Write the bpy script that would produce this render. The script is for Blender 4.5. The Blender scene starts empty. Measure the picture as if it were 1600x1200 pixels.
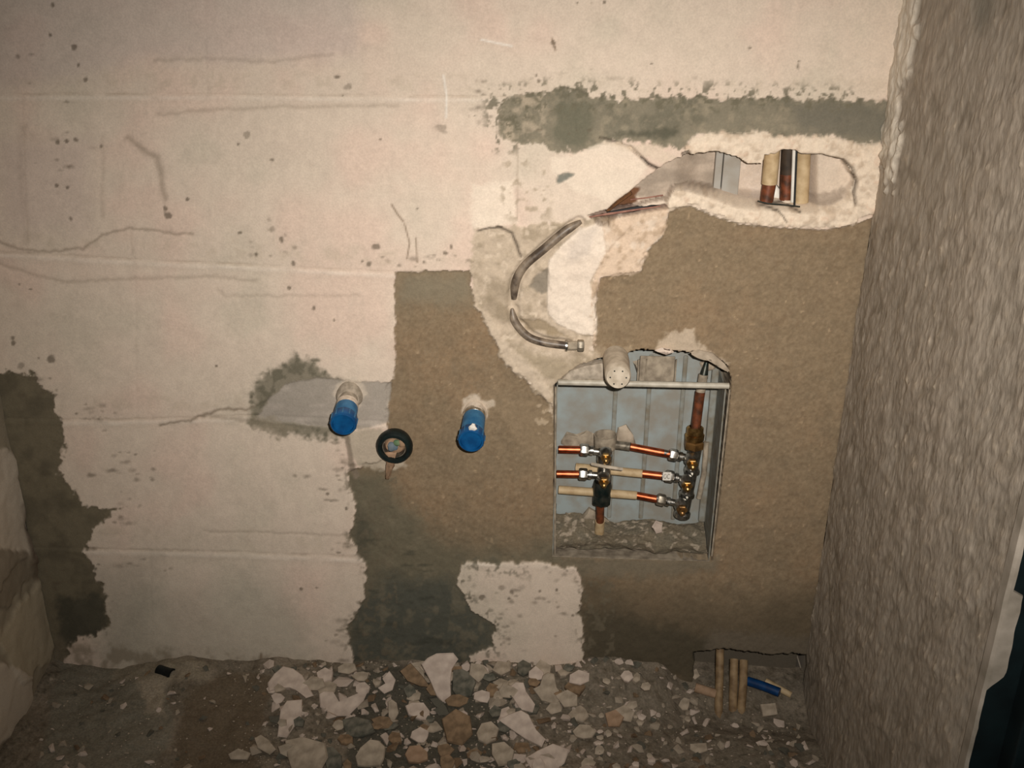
import bpy, bmesh, math, random
import numpy as np
from mathutils import Vector, Matrix

# ------------------------------------------------------------------ camera
D = 1.5
F, PIT, YAW, ROL, CH = 1698.4, .4320181, -.0412585, .0074110, 1.2637045
CAM = np.array([0., -D, CH])
FW = np.array([math.sin(YAW)*math.cos(PIT), math.cos(YAW)*math.cos(PIT), -math.sin(PIT)])
_R = np.array([math.cos(YAW), -math.sin(YAW), 0.]); _U = np.cross(_R, FW)
RT = math.cos(ROL)*_R + math.sin(ROL)*_U
UP = -math.sin(ROL)*_R + math.cos(ROL)*_U
sc = bpy.context.scene
C = sc.collection
cd = bpy.data.cameras.new('camera'); cam = bpy.data.objects.new('camera', cd); C.objects.link(cam)
cd.sensor_width = 36; cd.lens = F/1600*36; cd.clip_start = .01
m = Matrix.Identity(4)
for i in range(3):
    m[i][0] = RT[i]; m[i][1] = UP[i]; m[i][2] = -FW[i]; m[i][3] = CAM[i]
cam.matrix_world = m
sc.camera = cam

def ray(px, py):
    return FW*F + RT*(px-800) + UP*(600-py)
def onwall(px, py, y=0.):
    d = ray(px, py); return CAM + d*((y+D)/d[1])
def onfloor(px, py, z=0.):
    d = ray(px, py); return CAM + d*((z-CH)/d[2])
def onside(px, py, x):
    d = ray(px, py); return CAM + d*(x/d[0])
def project(X, Y, Z):
    dx, dy, dz = X-CAM[0], Y-CAM[1], Z-CAM[2]
    q = dx*FW[0]+dy*FW[1]+dz*FW[2]
    return (800+F*(dx*RT[0]+dy*RT[1]+dz*RT[2])/q, 600-F*(dx*UP[0]+dy*UP[1]+dz*UP[2])/q)

# ------------------------------------------------------------------ light: the camera's own flash, a dim room
def s2l(c):
    c = np.asarray(c, float)/255.
    return np.where(c <= .04045, c/12.92, ((c+.055)/1.055)**2.4)
w = bpy.data.worlds.new('world'); sc.world = w; w.use_nodes = True
w.node_tree.nodes['Background'].inputs[0].default_value = (.62, .78, .80, 1)
w.node_tree.nodes['Background'].inputs[1].default_value = .05
fl = bpy.data.lights.new('flash', 'SPOT'); fo = bpy.data.objects.new('flash', fl); C.objects.link(fo)
fl.energy = 117; fl.color = (1, .94, .87); fl.spot_size = math.radians(150); fl.spot_blend = .3; fl.shadow_soft_size = .009
FP = CAM + RT*.055 + UP*.045
tgt = onwall(840, 480)
dirv = Vector(tgt - FP)
fo.location = Vector(FP); fo.rotation_mode = 'QUATERNION'; fo.rotation_quaternion = dirv.to_track_quat('-Z', 'Y')
# the reflector's beam: brightest on its axis, fading smoothly outwards
fl.use_nodes = True; nt_ = fl.node_tree; em_ = nt_.nodes['Emission']
ge_ = nt_.nodes.new('ShaderNodeNewGeometry')
def dot_(v):
    n = nt_.nodes.new('ShaderNodeVectorMath'); n.operation = 'DOT_PRODUCT'; n.inputs[1].default_value = Vector(v); nt_.links.new(ge_.outputs['Incoming'], n.inputs[0]); return n.outputs['Value']
def lm_(op, a, b=None):
    n = nt_.nodes.new('ShaderNodeMath'); n.operation = op
    for i, v in enumerate((a, b)):
        if v is None: continue
        if isinstance(v, (int, float)): n.inputs[i].default_value = v
        else: nt_.links.new(v, n.inputs[i])
    return n.outputs[0]
def sq_(axis, c0, a):          # a * (tangent of the angle off the lamp's axis - c0)^2
    t_ = lm_('SUBTRACT', lm_('DIVIDE', dot_(axis), dot_(FW)), c0); return lm_('MULTIPLY', lm_('MULTIPLY', t_, t_), -a)
k_ = lm_('EXPONENT', lm_('ADD', sq_(RT, .03, 3.3), sq_(UP, .045, 6.3)))   # a wide, low beam
nt_.links.new(k_, em_.inputs['Strength'])
vs = sc.view_settings
vs.view_transform = 'Standard'; vs.look = 'None'; vs.gamma = 1; vs.use_curve_mapping = False
vs.exposure = 0.0

# ------------------------------------------------------------------ helpers
rng = np.random.RandomState(7); random.seed(7)
_tab = rng.rand(16, 256, 256)
def vn(X, Y, s=1., seed=0):
    t = _tab[seed % 16]; x = X*s + seed*17.3; y = Y*s + seed*5.7
    xi = np.floor(x).astype(int); yi = np.floor(y).astype(int)
    fx = x-xi; fy = y-yi; fx = fx*fx*(3-2*fx); fy = fy*fy*(3-2*fy)
    a = t[xi & 255, yi & 255]; b = t[(xi+1) & 255, yi & 255]; c = t[xi & 255, (yi+1) & 255]; d = t[(xi+1) & 255, (yi+1) & 255]
    return ((a*(1-fx)+b*fx)*(1-fy) + (c*(1-fx)+d*fx)*fy)*2-1
def fbm(X, Y, s, oct=4, seed=0, g=.5):
    r = 0; a = 1; n = 0
    for i in range(oct):
        r = r + a*vn(X, Y, s*2**i, seed+i); n += a; a *= g
    return r/n
def sstep(a, b, x):
    t = np.clip((x-a)/(b-a), 0, 1); return t*t*(3-2*t)
def sd_poly(PX, PY, poly, margin=60):
    """signed distance (inside > 0) to a polygon, clipped at -margin"""
    P = np.array(poly, float)
    out = np.full(PX.shape, -float(margin))
    x0, y0 = P.min(0)-margin; x1, y1 = P.max(0)+margin
    sel = (PX > x0) & (PX < x1) & (PY > y0) & (PY < y1)
    x = PX[sel]; y = PY[sel]
    d = np.full(x.shape, 1e9); ins = np.zeros(x.shape, bool)
    n = len(P)
    for i in range(n):
        ax, ay = P[i]; bx, by = P[(i+1) % n]
        ex, ey = bx-ax, by-ay; L = ex*ex+ey*ey+1e-9
        t = np.clip(((x-ax)*ex+(y-ay)*ey)/L, 0, 1)
        d = np.minimum(d, (x-ax-t*ex)**2+(y-ay-t*ey)**2)
        c = ((ay > y) != (by > y))
        if ey != 0: ins ^= c & (x < ex*(y-ay)/ey+ax)
    d = np.sqrt(d)
    out[sel] = np.maximum(np.where(ins, d, -d), -margin)
    return out
def d_line(PX, PY, pts, margin=30):
    P = np.array(pts, float); out = np.full(PX.shape, float(margin))
    x0, y0 = P.min(0)-margin; x1, y1 = P.max(0)+margin
    sel = (PX > x0) & (PX < x1) & (PY > y0) & (PY < y1)
    x = PX[sel]; y = PY[sel]; d = np.full(x.shape, 1e9)
    for i in range(len(P)-1):
        ax, ay = P[i]; bx, by = P[i+1]; ex, ey = bx-ax, by-ay; L = ex*ex+ey*ey+1e-9
        t = np.clip(((x-ax)*ex+(y-ay)*ey)/L, 0, 1)
        d = np.minimum(d, (x-ax-t*ex)**2+(y-ay-t*ey)**2)
    out[sel] = np.minimum(np.sqrt(d), margin)
    return out

def tag(o, label=None, cat=None, group=None, kind=None):
    if label: o['label'] = label
    if cat: o['category'] = cat
    if group: o['group'] = group
    if kind: o['kind'] = kind
    return o
def empty(name, loc, label, cat, group=None):
    o = bpy.data.objects.new(name, None); C.objects.link(o); o.location = Vector(loc); o.empty_display_size = .02
    return tag(o, label, cat, group)
def link(name, me, parent=None):
    o = bpy.data.objects.new(name, me); C.objects.link(o)
    if parent is not None:
        o.parent = parent
        o.matrix_parent_inverse = Matrix.Translation(-parent.location) if parent.type == 'EMPTY' or parent.location.length else Matrix.Identity(4)
    return o
def np_mesh(name, V, Q, mat, col=None, smooth=True):
    me = bpy.data.meshes.new(name); nq = len(Q)
    me.vertices.add(len(V)); me.vertices.foreach_set('co', np.asarray(V, np.float32).ravel())
    me.loops.add(nq*4); me.loops.foreach_set('vertex_index', np.asarray(Q, np.int32).ravel())
    me.polygons.add(nq); me.polygons.foreach_set('loop_start', np.arange(0, nq*4, 4, dtype=np.int32))
    me.polygons.foreach_set('use_smooth', np.full(nq, smooth))
    me.update(calc_edges=True)
    if col is not None:
        a = me.attributes.new('tint', 'FLOAT_COLOR', 'POINT')
        cc = np.ones((len(V), 4), np.float32); cc[:, :3] = col; a.data.foreach_set('color', cc.ravel())
    me.materials.append(mat)
    return me

def nodes(name):
    mt = bpy.data.materials.new(name); mt.use_nodes = True
    nt = mt.node_tree; return mt, nt, nt.nodes['Principled BSDF']
def mat_tint(name, rough=.9, nscale=420, bump=.35, bdist=.0006, vary=.12, spec=.3, stretch=None):
    """colour from the surface's own point attribute, plus procedural grain and relief"""
    mt, nt, b = nodes(name); N = nt.nodes; L = nt.links
    at = N.new('ShaderNodeAttribute'); at.attribute_name = 'tint'
    tc = N.new('ShaderNodeTexCoord'); mp = N.new('ShaderNodeMapping'); L.new(tc.outputs['Object'], mp.inputs[0])
    if stretch: mp.inputs['Scale'].default_value = stretch[0]; mp.inputs['Rotation'].default_value = stretch[1]
    n1 = N.new('ShaderNodeTexNoise'); n1.inputs['Scale'].default_value = nscale; n1.inputs['Detail'].default_value = 4; L.new(mp.outputs[0], n1.inputs[0])
    mr = N.new('ShaderNodeMapRange'); mr.inputs['From Min'].default_value = .3; mr.inputs['From Max'].default_value = .7
    mr.inputs['To Min'].default_value = 1-vary; mr.inputs['To Max'].default_value = 1+vary; L.new(n1.outputs[0], mr.inputs[0])
    vm = N.new('ShaderNodeVectorMath'); vm.operation = 'SCALE'; L.new(at.outputs['Color'], vm.inputs[0]); L.new(mr.outputs[0], vm.inputs['Scale'])
    L.new(vm.outputs[0], b.inputs['Base Color'])
    bp = N.new('ShaderNodeBump'); bp.inputs['Strength'].default_value = bump; bp.inputs['Distance'].default_value = bdist; L.new(n1.outputs[0], bp.inputs['Height']); L.new(bp.outputs[0], b.inputs['Normal'])
    b.inputs['Roughness'].default_value = rough; b.inputs['Specular IOR Level'].default_value = spec
    return mt
def mat_noise(name, c1, c2, scale=60, rough=.8, metal=0., bump=.2, bdist=.0005, lo=.35, hi=.65, rough2=None, spec=.4):
    mt, nt, b = nodes(name); N = nt.nodes; L = nt.links
    tc = N.new('ShaderNodeTexCoord')
    n1 = N.new('ShaderNodeTexNoise'); n1.inputs['Scale'].default_value = scale; n1.inputs['Detail'].default_value = 5; L.new(tc.outputs['Object'], n1.inputs[0])
    cr = N.new('ShaderNodeValToRGB'); cr.color_ramp.elements[0].position = lo; cr.color_ramp.elements[1].position = hi
    cr.color_ramp.elements[0].color = (*s2l(c1), 1); cr.color_ramp.elements[1].color = (*s2l(c2), 1)
    L.new(n1.outputs[0], cr.inputs[0]); L.new(cr.outputs[0], b.inputs['Base Color'])
    bp = N.new('ShaderNodeBump'); bp.inputs['Strength'].default_value = bump; bp.inputs['Distance'].default_value = bdist; L.new(n1.outputs[0], bp.inputs['Height']); L.new(bp.outputs[0], b.inputs['Normal'])
    b.inputs['Metallic'].default_value = metal; b.inputs['Specular IOR Level'].default_value = spec
    if rough2 is None: b.inputs['Roughness'].default_value = rough
    else:
        mr = N.new('ShaderNodeMapRange'); mr.inputs['To Min'].default_value = rough; mr.inputs['To Max'].default_value = rough2
        L.new(n1.outputs[0], mr.inputs[0]); L.new(mr.outputs[0], b.inputs['Roughness'])
    return mt

M = dict(
    wall=mat_tint('plaster_and_cement', .9, 380, .4, .0007, .07),
    render=mat_tint('trowelled_render', .62, 150, .8, .0022, .17, spec=.5, stretch=((1, .9, .42), (.25, 0, 0))),
    core=mat_noise('masonry_core', (150, 140, 125), (185, 172, 155), 20),
    floor=mat_tint('rubble_floor', .95, 300, .8, .001, .22),
    copper=mat_noise('bare_copper', (166, 78, 48), (205, 112, 76), 90, .3, 1., .1, .0003, rough2=.5),
    copper_dark=mat_noise('tarnished_copper', (72, 44, 28), (126, 68, 40), 90, .5, .15, .2, .0003),
    cream=mat_noise('cream_pipe_coat', (176, 150, 112), (202, 178, 140), 70, .6, 0, .15),
    nickel=mat_noise('nickel', (150, 146, 138), (205, 202, 196), 120, .22, 1., .1, .0003, rough2=.42),
    dull=mat_noise('dull_fitting', (104, 96, 84), (160, 150, 134), 120, .45, .6, .3, .0005),
    brass=mat_noise('brass', (146, 112, 68), (200, 164, 106), 120, .28, 1., .1, .0003, rough2=.45),
    brass_dull=mat_noise('dull_brass', (98, 72, 42), (150, 112, 66), 110, .4, .7, .3, .0005),
    darkmetal=mat_noise('dark_metal', (24, 38, 36), (66, 66, 58), 80, .4, .5, .3, .0005),
    blue=mat_noise('blue_plastic', (24, 92, 136), (58, 118, 158), 70, .42, 0, .15, .0005, spec=.5),
    bluedark=mat_noise('blue_plastic_deep', (0, 66, 116), (6, 86, 140), 70, .45, 0, .1, .0005, spec=.5),
    rubber=mat_noise('black_rubber', (8, 20, 20), (22, 34, 32), 90, .5, 0, .3),
    black=mat_noise('black_plastic', (8, 12, 14), (20, 26, 28), 90, .45, 0, .2),
    plaster=mat_noise('white_plaster', (205, 188, 168), (228, 212, 194), 160, .9, 0, .7, .0012),
    plaster2=mat_noise('grey_plaster', (150, 138, 122), (186, 172, 154), 120, .9, 0, .7, .0012),
    shard=mat_noise('plaster_chunk', (186, 168, 154), (214, 196, 180), 60, .95, 0, .5, .0008),
    shard2=mat_noise('dusty_chunk', (150, 136, 118), (186, 170, 150), 60, .95, 0, .6, .001),
    cement=mat_noise('cement_chunk', (78, 78, 68), (124, 118, 104), 80, .95, 0, .7, .001),
    brownst=mat_noise('brown_chunk', (112, 92, 70), (150, 124, 96), 80, .95, 0, .7, .001),
    orange=mat_noise('brick_chunk', (150, 122, 96), (172, 142, 116), 80, .95, 0, .6, .001),
    panel=mat_noise('box_metal', (142, 138, 128), (152, 162, 162), 30, .6, .0, .3, .0008, spec=.5),
    panel2=mat_noise('box_metal_edge', (122, 114, 98), (140, 142, 136), 60, .7, .0, .3, .0006, spec=.5),
    duct=mat_noise('duct_metal', (150, 142, 130), (162, 158, 150), 40, .7, 0, .2),
    umber=mat_noise('dark_brown_coat', (46, 36, 26), (72, 58, 44), 60, .7, 0, .2),
    foot=mat_noise('foot_pipe_coat', (116, 92, 64), (158, 132, 98), 60, .65, 0, .3),
    hose=mat_noise('dark_blue_hose', (4, 42, 84), (8, 66, 118), 60, .5, 0, .2),
    rust=mat_noise('rusty_brown', (64, 44, 26), (112, 74, 42), 120, .8, 0, .4, .001),
    rail=mat_noise('rail_metal', (160, 152, 136), (194, 186, 170), 60, .5, .0, .2, .0005, spec=.5),
    stub=mat_noise('dusty_grey_pipe', (176, 162, 142), (206, 192, 172), 90, .7, 0, .4, .0008),
    flex=mat_noise('dusty_dark_pipe', (74, 62, 52), (146, 130, 112), 55, .45, 0, .4, .0008, lo=.42, hi=.66, spec=.5),
    dusty=mat_noise('cement_dusted_metal', (126, 114, 98), (172, 158, 138), 70, .85, 0, .7, .001),
    rag=mat_noise('dusty_rag', (140, 114, 90), (184, 148, 118), 40, .85, 0, .4, .001),
    ragg=mat_noise('green_rag', (86, 116, 84), (140, 150, 110), 60, .85, 0, .4, .001),
    ragb=mat_noise('grey_blue_rag', (84, 104, 116), (130, 136, 140), 60, .85, 0, .4, .001),
    strip=mat_noise('chipped_white_paint', (142, 132, 118), (180, 168, 154), 30, .5, 0, .3, .0008, spec=.5),
    teal=mat_noise('unlit_dark_teal', (8, 18, 20), (16, 30, 32), 30, .55, 0, .2),  # near-black because the flash beam misses it: darkness put into the colour
    wood=mat_noise('pink_splinter', (128, 86, 74), (160, 118, 102), 90, .8, 0, .3),
    white=mat_noise('white_sticker', (214, 208, 196), (236, 230, 220), 60, .5, 0, .1),
)
def bm_obj(name, bm, mat, parent=None, smooth=True, bevel=0):
    bmesh.ops.recalc_face_normals(bm, faces=bm.faces)
    me = bpy.data.meshes.new(name); bm.to_mesh(me); bm.free()
    if smooth:
        for p in me.polygons: p.use_smooth = True
        try: me.set_sharp_from_angle(angle=math.radians(38))
        except Exception: pass
    me.materials.append(mat)
    o = link(name, me, parent)
    if bevel:
        b = o.modifiers.new('bevel', 'BEVEL'); b.width = bevel; b.segments = 2
    return o
def frame(ax):
    ax = Vector(ax).normalized(); t = Vector((0, 0, 1)) if abs(ax.z) < .9 else Vector((1, 0, 0))
    a = ax.cross(t).normalized(); return ax, a, ax.cross(a)
def lathe(prof, org, axis, n=20, bm=None, wob=0.):
    """prof: (distance along axis, radius)"""
    bm = bm or bmesh.new(); ax, a, b = frame(axis); org = Vector(org); rings = []
    for t, r in prof:
        if r <= 1e-6: rings.append([bm.verts.new(org+ax*t)]); continue
        rings.append([bm.verts.new(org+ax*t+(a*math.cos(q)+b*math.sin(q))*r*(1+wob*math.sin(3*q+t*90))) for q in [2*math.pi*i/n for i in range(n)]])
    for r0, r1 in zip(rings, rings[1:]):
        k = max(len(r0), len(r1))
        for i in range(k):
            j = (i+1) % k
            f = [r0[i % len(r0)], r0[j % len(r0)], r1[j % len(r1)], r1[i % len(r1)]]
            u = []
            for v in f:
                if v not in u: u.append(v)
            if len(u) > 2: bm.faces.new(u)
    return bm
def hexnut(org, axis, r, ln, rot=0., bm=None):
    bm = bm or bmesh.new(); return lathe([(0, 0), (0, r*.86), (ln*.15, r), (ln*.85, r), (ln, r*.86), (ln, 0)], org, axis, 6, bm)
def spline(pts, k=6):
    P = [Vector(p) for p in pts]; out = []
    for i in range(len(P)-1):
        p0 = P[max(i-1, 0)]; p1 = P[i]; p2 = P[i+1]; p3 = P[min(i+2, len(P)-1)]
        for j in range(k):
            t = j/k
            out.append(.5*((2*p1)+(p2-p0)*t+(2*p0-5*p1+4*p2-p3)*t*t+(3*p1-p0-3*p2+p3)*t**3))
    out.append(P[-1]); return out
def tube(pts, r, n=14, bm=None, cap=True, rad=None):
    bm = bm or bmesh.new(); P = [Vector(p) for p in pts]; rings = []; pa = None
    for i, p in enumerate(P):
        t = (P[min(i+1, len(P)-1)]-P[max(i-1, 0)]).normalized()
        if pa is None: _, a, b = frame(t)
        else:
            a = (pa - t*pa.dot(t)).normalized(); b = t.cross(a)
        pa = a; rr = rad[i] if rad else r
        rings.append([bm.verts.new(p+(a*math.cos(q)+b*math.sin(q))*rr) for q in [2*math.pi*k/n for k in range(n)]])
    for r0, r1 in zip(rings, rings[1:]):
        for i in range(n): bm.faces.new((r0[i], r0[(i+1) % n], r1[(i+1) % n], r1[i]))
    if cap: bm.faces.new(rings[0][::-1]); bm.faces.new(rings[-1])
    return bm
def box(lo, hi, bm=None):
    bm = bm or bmesh.new()
    v = [bm.verts.new((x, y, z)) for x in (lo[0], hi[0]) for y in (lo[1], hi[1]) for z in (lo[2], hi[2])]
    for f in ((0, 1, 3, 2), (4, 6, 7, 5), (0, 4, 5, 1), (2, 3, 7, 6), (0, 2, 6, 4), (1, 5, 7, 3)): bm.faces.new([v[i] for i in f])
    return bm
def ofs(v, x=0, y=0, z=0): return Vector(v)+Vector((x, y, z))

# ================================================================== STRUCTURE
XR, XL = .442, -.866
EXT = 1.6
# ---------------- back wall: one relief field, cut into its blocks and repair patches
CELL = .002
xs = np.arange(XL, XR+.0005, CELL); zs = np.arange(-.03, 1.19, CELL)
X, Z = np.meshgrid(xs, zs); PX, PY = project(X, 0*X, Z)
nA = fbm(PX, PY, 1/26., 4, 1); nB = fbm(PX, PY, 1/9., 3, 5); nC = fbm(PX, PY, 1/90., 3, 9); nD = vn(PX, PY, 1/4., 3)
nE = fbm(PX, PY, 1/14., 4, 11); nH = fbm(PX*.35, PY, 1/10., 3, 2); nV = fbm(PX, PY*.3, 1/10., 3, 4); nF = fbm(PX, PY, 1/4.5, 2, 7)
def sd(poly, amp=6, amp2=3, margin=70):
    return sd_poly(PX, PY, poly, margin) + nA*amp + nB*amp2*1.2 + nF*min(amp2, 4)*.9
def c(r, g, b): return s2l((r, g, b))
col = np.empty(X.shape+(3,))
base = c(220, 202, 183)
col[:] = base
def mul(mask, k): col[:] = col*(1-mask[..., None]*(1-np.asarray(k)))
def lay(mask, colr, alpha=1.): 
    a = (mask*alpha)[..., None]; col[:] = col*(1-a) + np.asarray(colr)*a
H = np.zeros(X.shape)            # relief towards the room, metres
H += nC*.0022 + nA*.0006 + nB*.00018
lay(sstep(-.1, .6, nC), c(226, 196, 178), .5)         # faint warm and grey washes in the gypsum
lay(sstep(.1, .7, -nC), c(204, 192, 172), .55)
lay(sstep(.1, .9, nV), c(206, 188, 170), .35)
HJ0 = H.copy()
# --- course joints
JP = {1: [(-20, 148), (300, 147), (600, 150), (900, 153), (1400, 158)],
      2: [(-20, 392), (60, 397), (150, 402), (300, 410), (450, 417), (620, 425), (740, 424), (1400, 440)],
      3: [(-20, 655), (180, 656), (300, 652), (400, 650), (620, 660), (1400, 690)],
      4: [(-20, 855), (160, 858), (350, 863), (560, 870), (740, 876), (915, 882), (1400, 900)]}
for k, pl in JP.items():
    d = d_line(PX, PY + nB*1.2, pl, 26); up = d_line(PX, PY-6, pl, 40)
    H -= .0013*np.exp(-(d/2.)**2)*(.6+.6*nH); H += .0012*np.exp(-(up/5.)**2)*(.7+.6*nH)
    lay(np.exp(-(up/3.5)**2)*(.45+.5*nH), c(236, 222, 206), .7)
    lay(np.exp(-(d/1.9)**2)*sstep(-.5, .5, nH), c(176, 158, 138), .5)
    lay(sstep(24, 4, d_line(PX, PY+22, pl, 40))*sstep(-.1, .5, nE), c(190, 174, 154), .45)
VJ = {0: [[(318, -40), (324, 148)], [(960, -40), (958, 153)]],
      1: [[(34, 148), (42, 396)], [(742, 150), (738, 424)]],
      2: [[(210, 402), (214, 656)], [(616, 425), (613, 600)]],
      3: [[(420, 655), (424, 866)]],
      4: [[(234, 858), (240, 1100)], [(720, 876), (716, 1100)], [(914, 880), (914, 1100)]]}
for k, ll in VJ.items():
    for pl in ll:
        d = d_line(PX+nB*1.5, PY, pl, 20); H -= .0003*np.exp(-(d/2.5)**2)
        lay(np.exp(-(d/2.6)**2)*sstep(-.1, .6, nV), c(186, 168, 150), .16)
# smeared skim lines and bands on the gypsum
for pl, wd, a in [([(0, 378), (30, 390), (70, 394), (130, 388), (160, 368), (200, 356), (250, 362), (300, 366)], 2.2, .55),
                  ([(205, 356), (207, 396)], 2.5, .12), ([(0, 412), (60, 432), (110, 442), (200, 436), (330, 432), (400, 440)], 3, .3),
                  ([(240, 95), (330, 92), (420, 97), (520, 85)], 3, .35), ([(245, 180), (300, 174), (420, 168), (620, 165)], 3, .3),
                  ([(200, 215), (230, 240), (245, 245), (255, 290), (258, 310)], 5, .5), ([(160, 215), (158, 340)], 4, .15),
                  ([(36, 200), (30, 260), (40, 380)], 6, .22), ([(250, 664), (300, 656), (345, 640), (385, 640), (420, 628)], 2.5, .8),
                  ([(330, 651), (400, 660), (470, 668)], 3, .45), ([(320, 830), (560, 838)], 2, .25),
                  ([(340, 452), (350, 464), (560, 462)], 2.5, .2)]:
    d = d_line(PX+nA*3, PY+nB*3, pl, 24); lay(np.exp(-(d/wd)**2), c(138, 122, 104), a); H -= .0007*np.exp(-(d/wd)**2)
lay(sstep(0, 40, sd([(-20, 200), (155, 200), (160, 380), (-20, 380)], 8, 4)), c(206, 184, 172), .45)
lay(sstep(-20, 20, sd([(-20, -30), (560, -30), (560, 88), (380, 96), (240, 92), (60, 130), (-20, 140)], 6, 4)), c(196, 180, 172), .45)
lay(sstep(-10, 50, sd([(220, 900), (420, 880), (500, 960), (520, 1080), (160, 1080), (150, 960)], 14, 4)), c(186, 178, 160), .6)
lay(sstep(-10, 40, sd([(120, 870), (260, 860), (240, 1010), (150, 1060)], 14, 4)), c(170, 160, 144), .5)
# bright fresh gypsum around the chases
lay(sstep(-4, 8, sd([(735, 288), (800, 282), (812, 350), (780, 356), (738, 362)], 5, 3)), c(236, 220, 200), .8)
# --- big brown cement field left of the niche, with its wetter, darker foot
brL = sd([(617, 425), (738, 424), (735, 450), (760, 500), (790, 560), (830, 600), (880, 630), (880, 880), (800, 881), (722, 880),
          (714, 915), (735, 955), (772, 978), (768, 1010), (735, 1028), (740, 1110), (546, 1110), (553, 1030), (541, 985), (572, 935), (572, 880), (548, 840),
          (556, 795), (545, 735), (590, 722), (640, 690), (605, 680), (603, 605), (617, 590)], 3.2, 2.6)
brR = sd([(1046, 326), (1078, 322), (1112, 336), (1150, 350), (1205, 356), (1290, 359), (1330, 350), (1380, 336), (1460, 330), (1460, 1120), (905, 1120),
          (912, 1000), (905, 960), (912, 920), (900, 888), (862, 884), (860, 625), (880, 596), (945, 585), (926, 545), (930, 480), (938, 432), (1000, 425), (1010, 392), (1035, 368)], 3, 3)
kL = sstep(-1.5, 1.5, brL); kR = sstep(-1.5, 1.5, brR); kc = np.maximum(kL, kR)
brown = c(134, 116, 92)
lay(kc, brown)
lay(kc*sstep(-.2, .7, nC), c(146, 120, 92), .6); lay(kc*sstep(-.1, .7, nA), c(122, 106, 84), .45); lay(kc*sstep(.35, .7, nH), c(118, 102, 80), .3); lay(kc*sstep(0, .8, vn(PX, PY, 1/3., 13)), c(152, 134, 110), .3); lay(kc*sstep(0, .8, vn(PX, PY, 1/3.3, 15)), c(108, 92, 72), .3)
lay(kc*sstep(.1, .7, nF), c(150, 130, 104), .45); lay(kc*sstep(.1, .7, -nF), c(118, 98, 76), .45); lay(kc*sstep(.1, .6, -nE), c(124, 110, 90), .2)
lay(kc*sstep(.42, .7, nB)*sstep(.2, .5, nD), c(176, 152, 122), .7)
dk = kL*sstep(-26, 30, sd([(530, 728), (600, 735), (640, 790), (700, 850), (790, 862), (880, 845), (885, 890), (770, 890), (790, 1000), (760, 1110), (530, 1110)], 12, 5))
lay(dk, c(108, 102, 84), .85)
dk2 = kL*sstep(-22, 26, sd([(600, 900), (700, 905), (770, 970), (780, 1020), (720, 1050), (550, 1050), (535, 970)], 12, 5)); lay(dk2, c(82, 83, 74), .85)
lay(kL*sstep(.1, .5, nE)*dk, c(124, 114, 94), .5); lay(kL*sstep(.2, .6, nH)*dk, c(66, 66, 56), .5)
lay(kL*sstep(-10, 12, sd([(540, 970), (560, 900), (585, 830), (560, 790), (552, 800), (552, 850), (572, 900)], 5, 5)), c(76, 74, 62), .7)
lay(kL*sstep(-20, 25, sd([(617, 425), (738, 424), (745, 470), (700, 480), (617, 480)], 10, 5)), c(134, 124, 104), .75)
lay(kL*sstep(-8, 10, sd([(745, 600), (868, 640), (868, 740), (842, 740)], 12, 6)), c(150, 130, 104), .4)
dr = kR*sstep(-45, 40, sd([(895, 880), (1000, 935), (1130, 950), (1290, 930), (1300, 1110), (895, 1110)], 14, 6)); lay(dr, c(96, 84, 66), .85)
lay(kR*sstep(-14, 14, sd([(905, 950), (980, 960), (1110, 1000), (1100, 1060), (905, 1060)], 10, 6)), c(74, 68, 54), .7)
lay(kR*sstep(-8, 10, sd([(1110, 985), (1180, 990), (1280, 1000), (1270, 1040), (1100, 1030)], 6, 4)), c(112, 102, 88), .6)
lay(kR*sstep(-8, 12, sd([(862, 870), (1120, 872), (1125, 895), (1000, 905), (880, 905)], 5, 5)), c(122, 112, 94), .8)
H = H*(1-kc)+HJ0*kc
sc_ = sstep(.05, .5, nB+.5*nF)*sstep(-34, 0, np.minimum(brL, 40))*(PX > 700)*(PX < 830)*(PY > 870); lay(sc_, c(104, 98, 82), .8)
sc_ = sstep(.0, .5, nB+.5*nF)*np.maximum(sstep(-16, 0, brR)*(PX < 960)*(PY > 860), sstep(-14, 0, brL)*(PX < 620)*(PY > 700)); lay(sc_, c(110, 100, 82), .7)
H += kc*(-.0034 + .0007*nB + .0006*nE + .0003*nD)
sp = kc*(.8*np.exp(-(np.minimum(abs(brL), abs(brR))/2.2)**2))
# --- mottled grey plaster left by the chase
g1 = sstep(-2, 3, sd([(740, 358), (800, 352), (870, 348), (905, 342), (950, 345), (960, 400), (930, 430), (925, 545), (948, 560), (948, 592), (878, 602), (868, 640),
                      (830, 606), (785, 562), (760, 508), (740, 470), (736, 420)], 4, 4))
lay(g1, c(196, 178, 156)); lay(g1*sstep(-.1, .5, nE), c(160, 144, 122), .8); lay(g1*sstep(.25, .6, -nB), c(218, 200, 178), .7); lay(g1*sstep(.4, .7, nA), c(142, 126, 106), .6)
lay(g1*sstep(-6, 8, sd([(745, 430), (800, 440), (800, 500), (765, 500)], 8, 5)), c(150, 134, 112), .6)
lay(g1*sstep(-6, 8, sd([(800, 540), (880, 560), (950, 566), (945, 600), (870, 600), (840, 590)], 6, 5)), c(166, 150, 126), .8)
H = H*(1-g1)+HJ0*g1; H += g1*(.0018*nE + .0012*nB + .0004)
gd = sstep(-2, 3, sd([(838, 428), (856, 420), (860, 455), (846, 458), (826, 448)], 2, 2)); lay(gd, c(132, 122, 108), .9); H -= gd*.003
gd = sstep(-2, 3, sd([(812, 500), (850, 498), (880, 520), (900, 530), (850, 522), (820, 515)], 3, 3)); lay(gd, c(150, 132, 106), .8); H -= gd*.002
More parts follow.
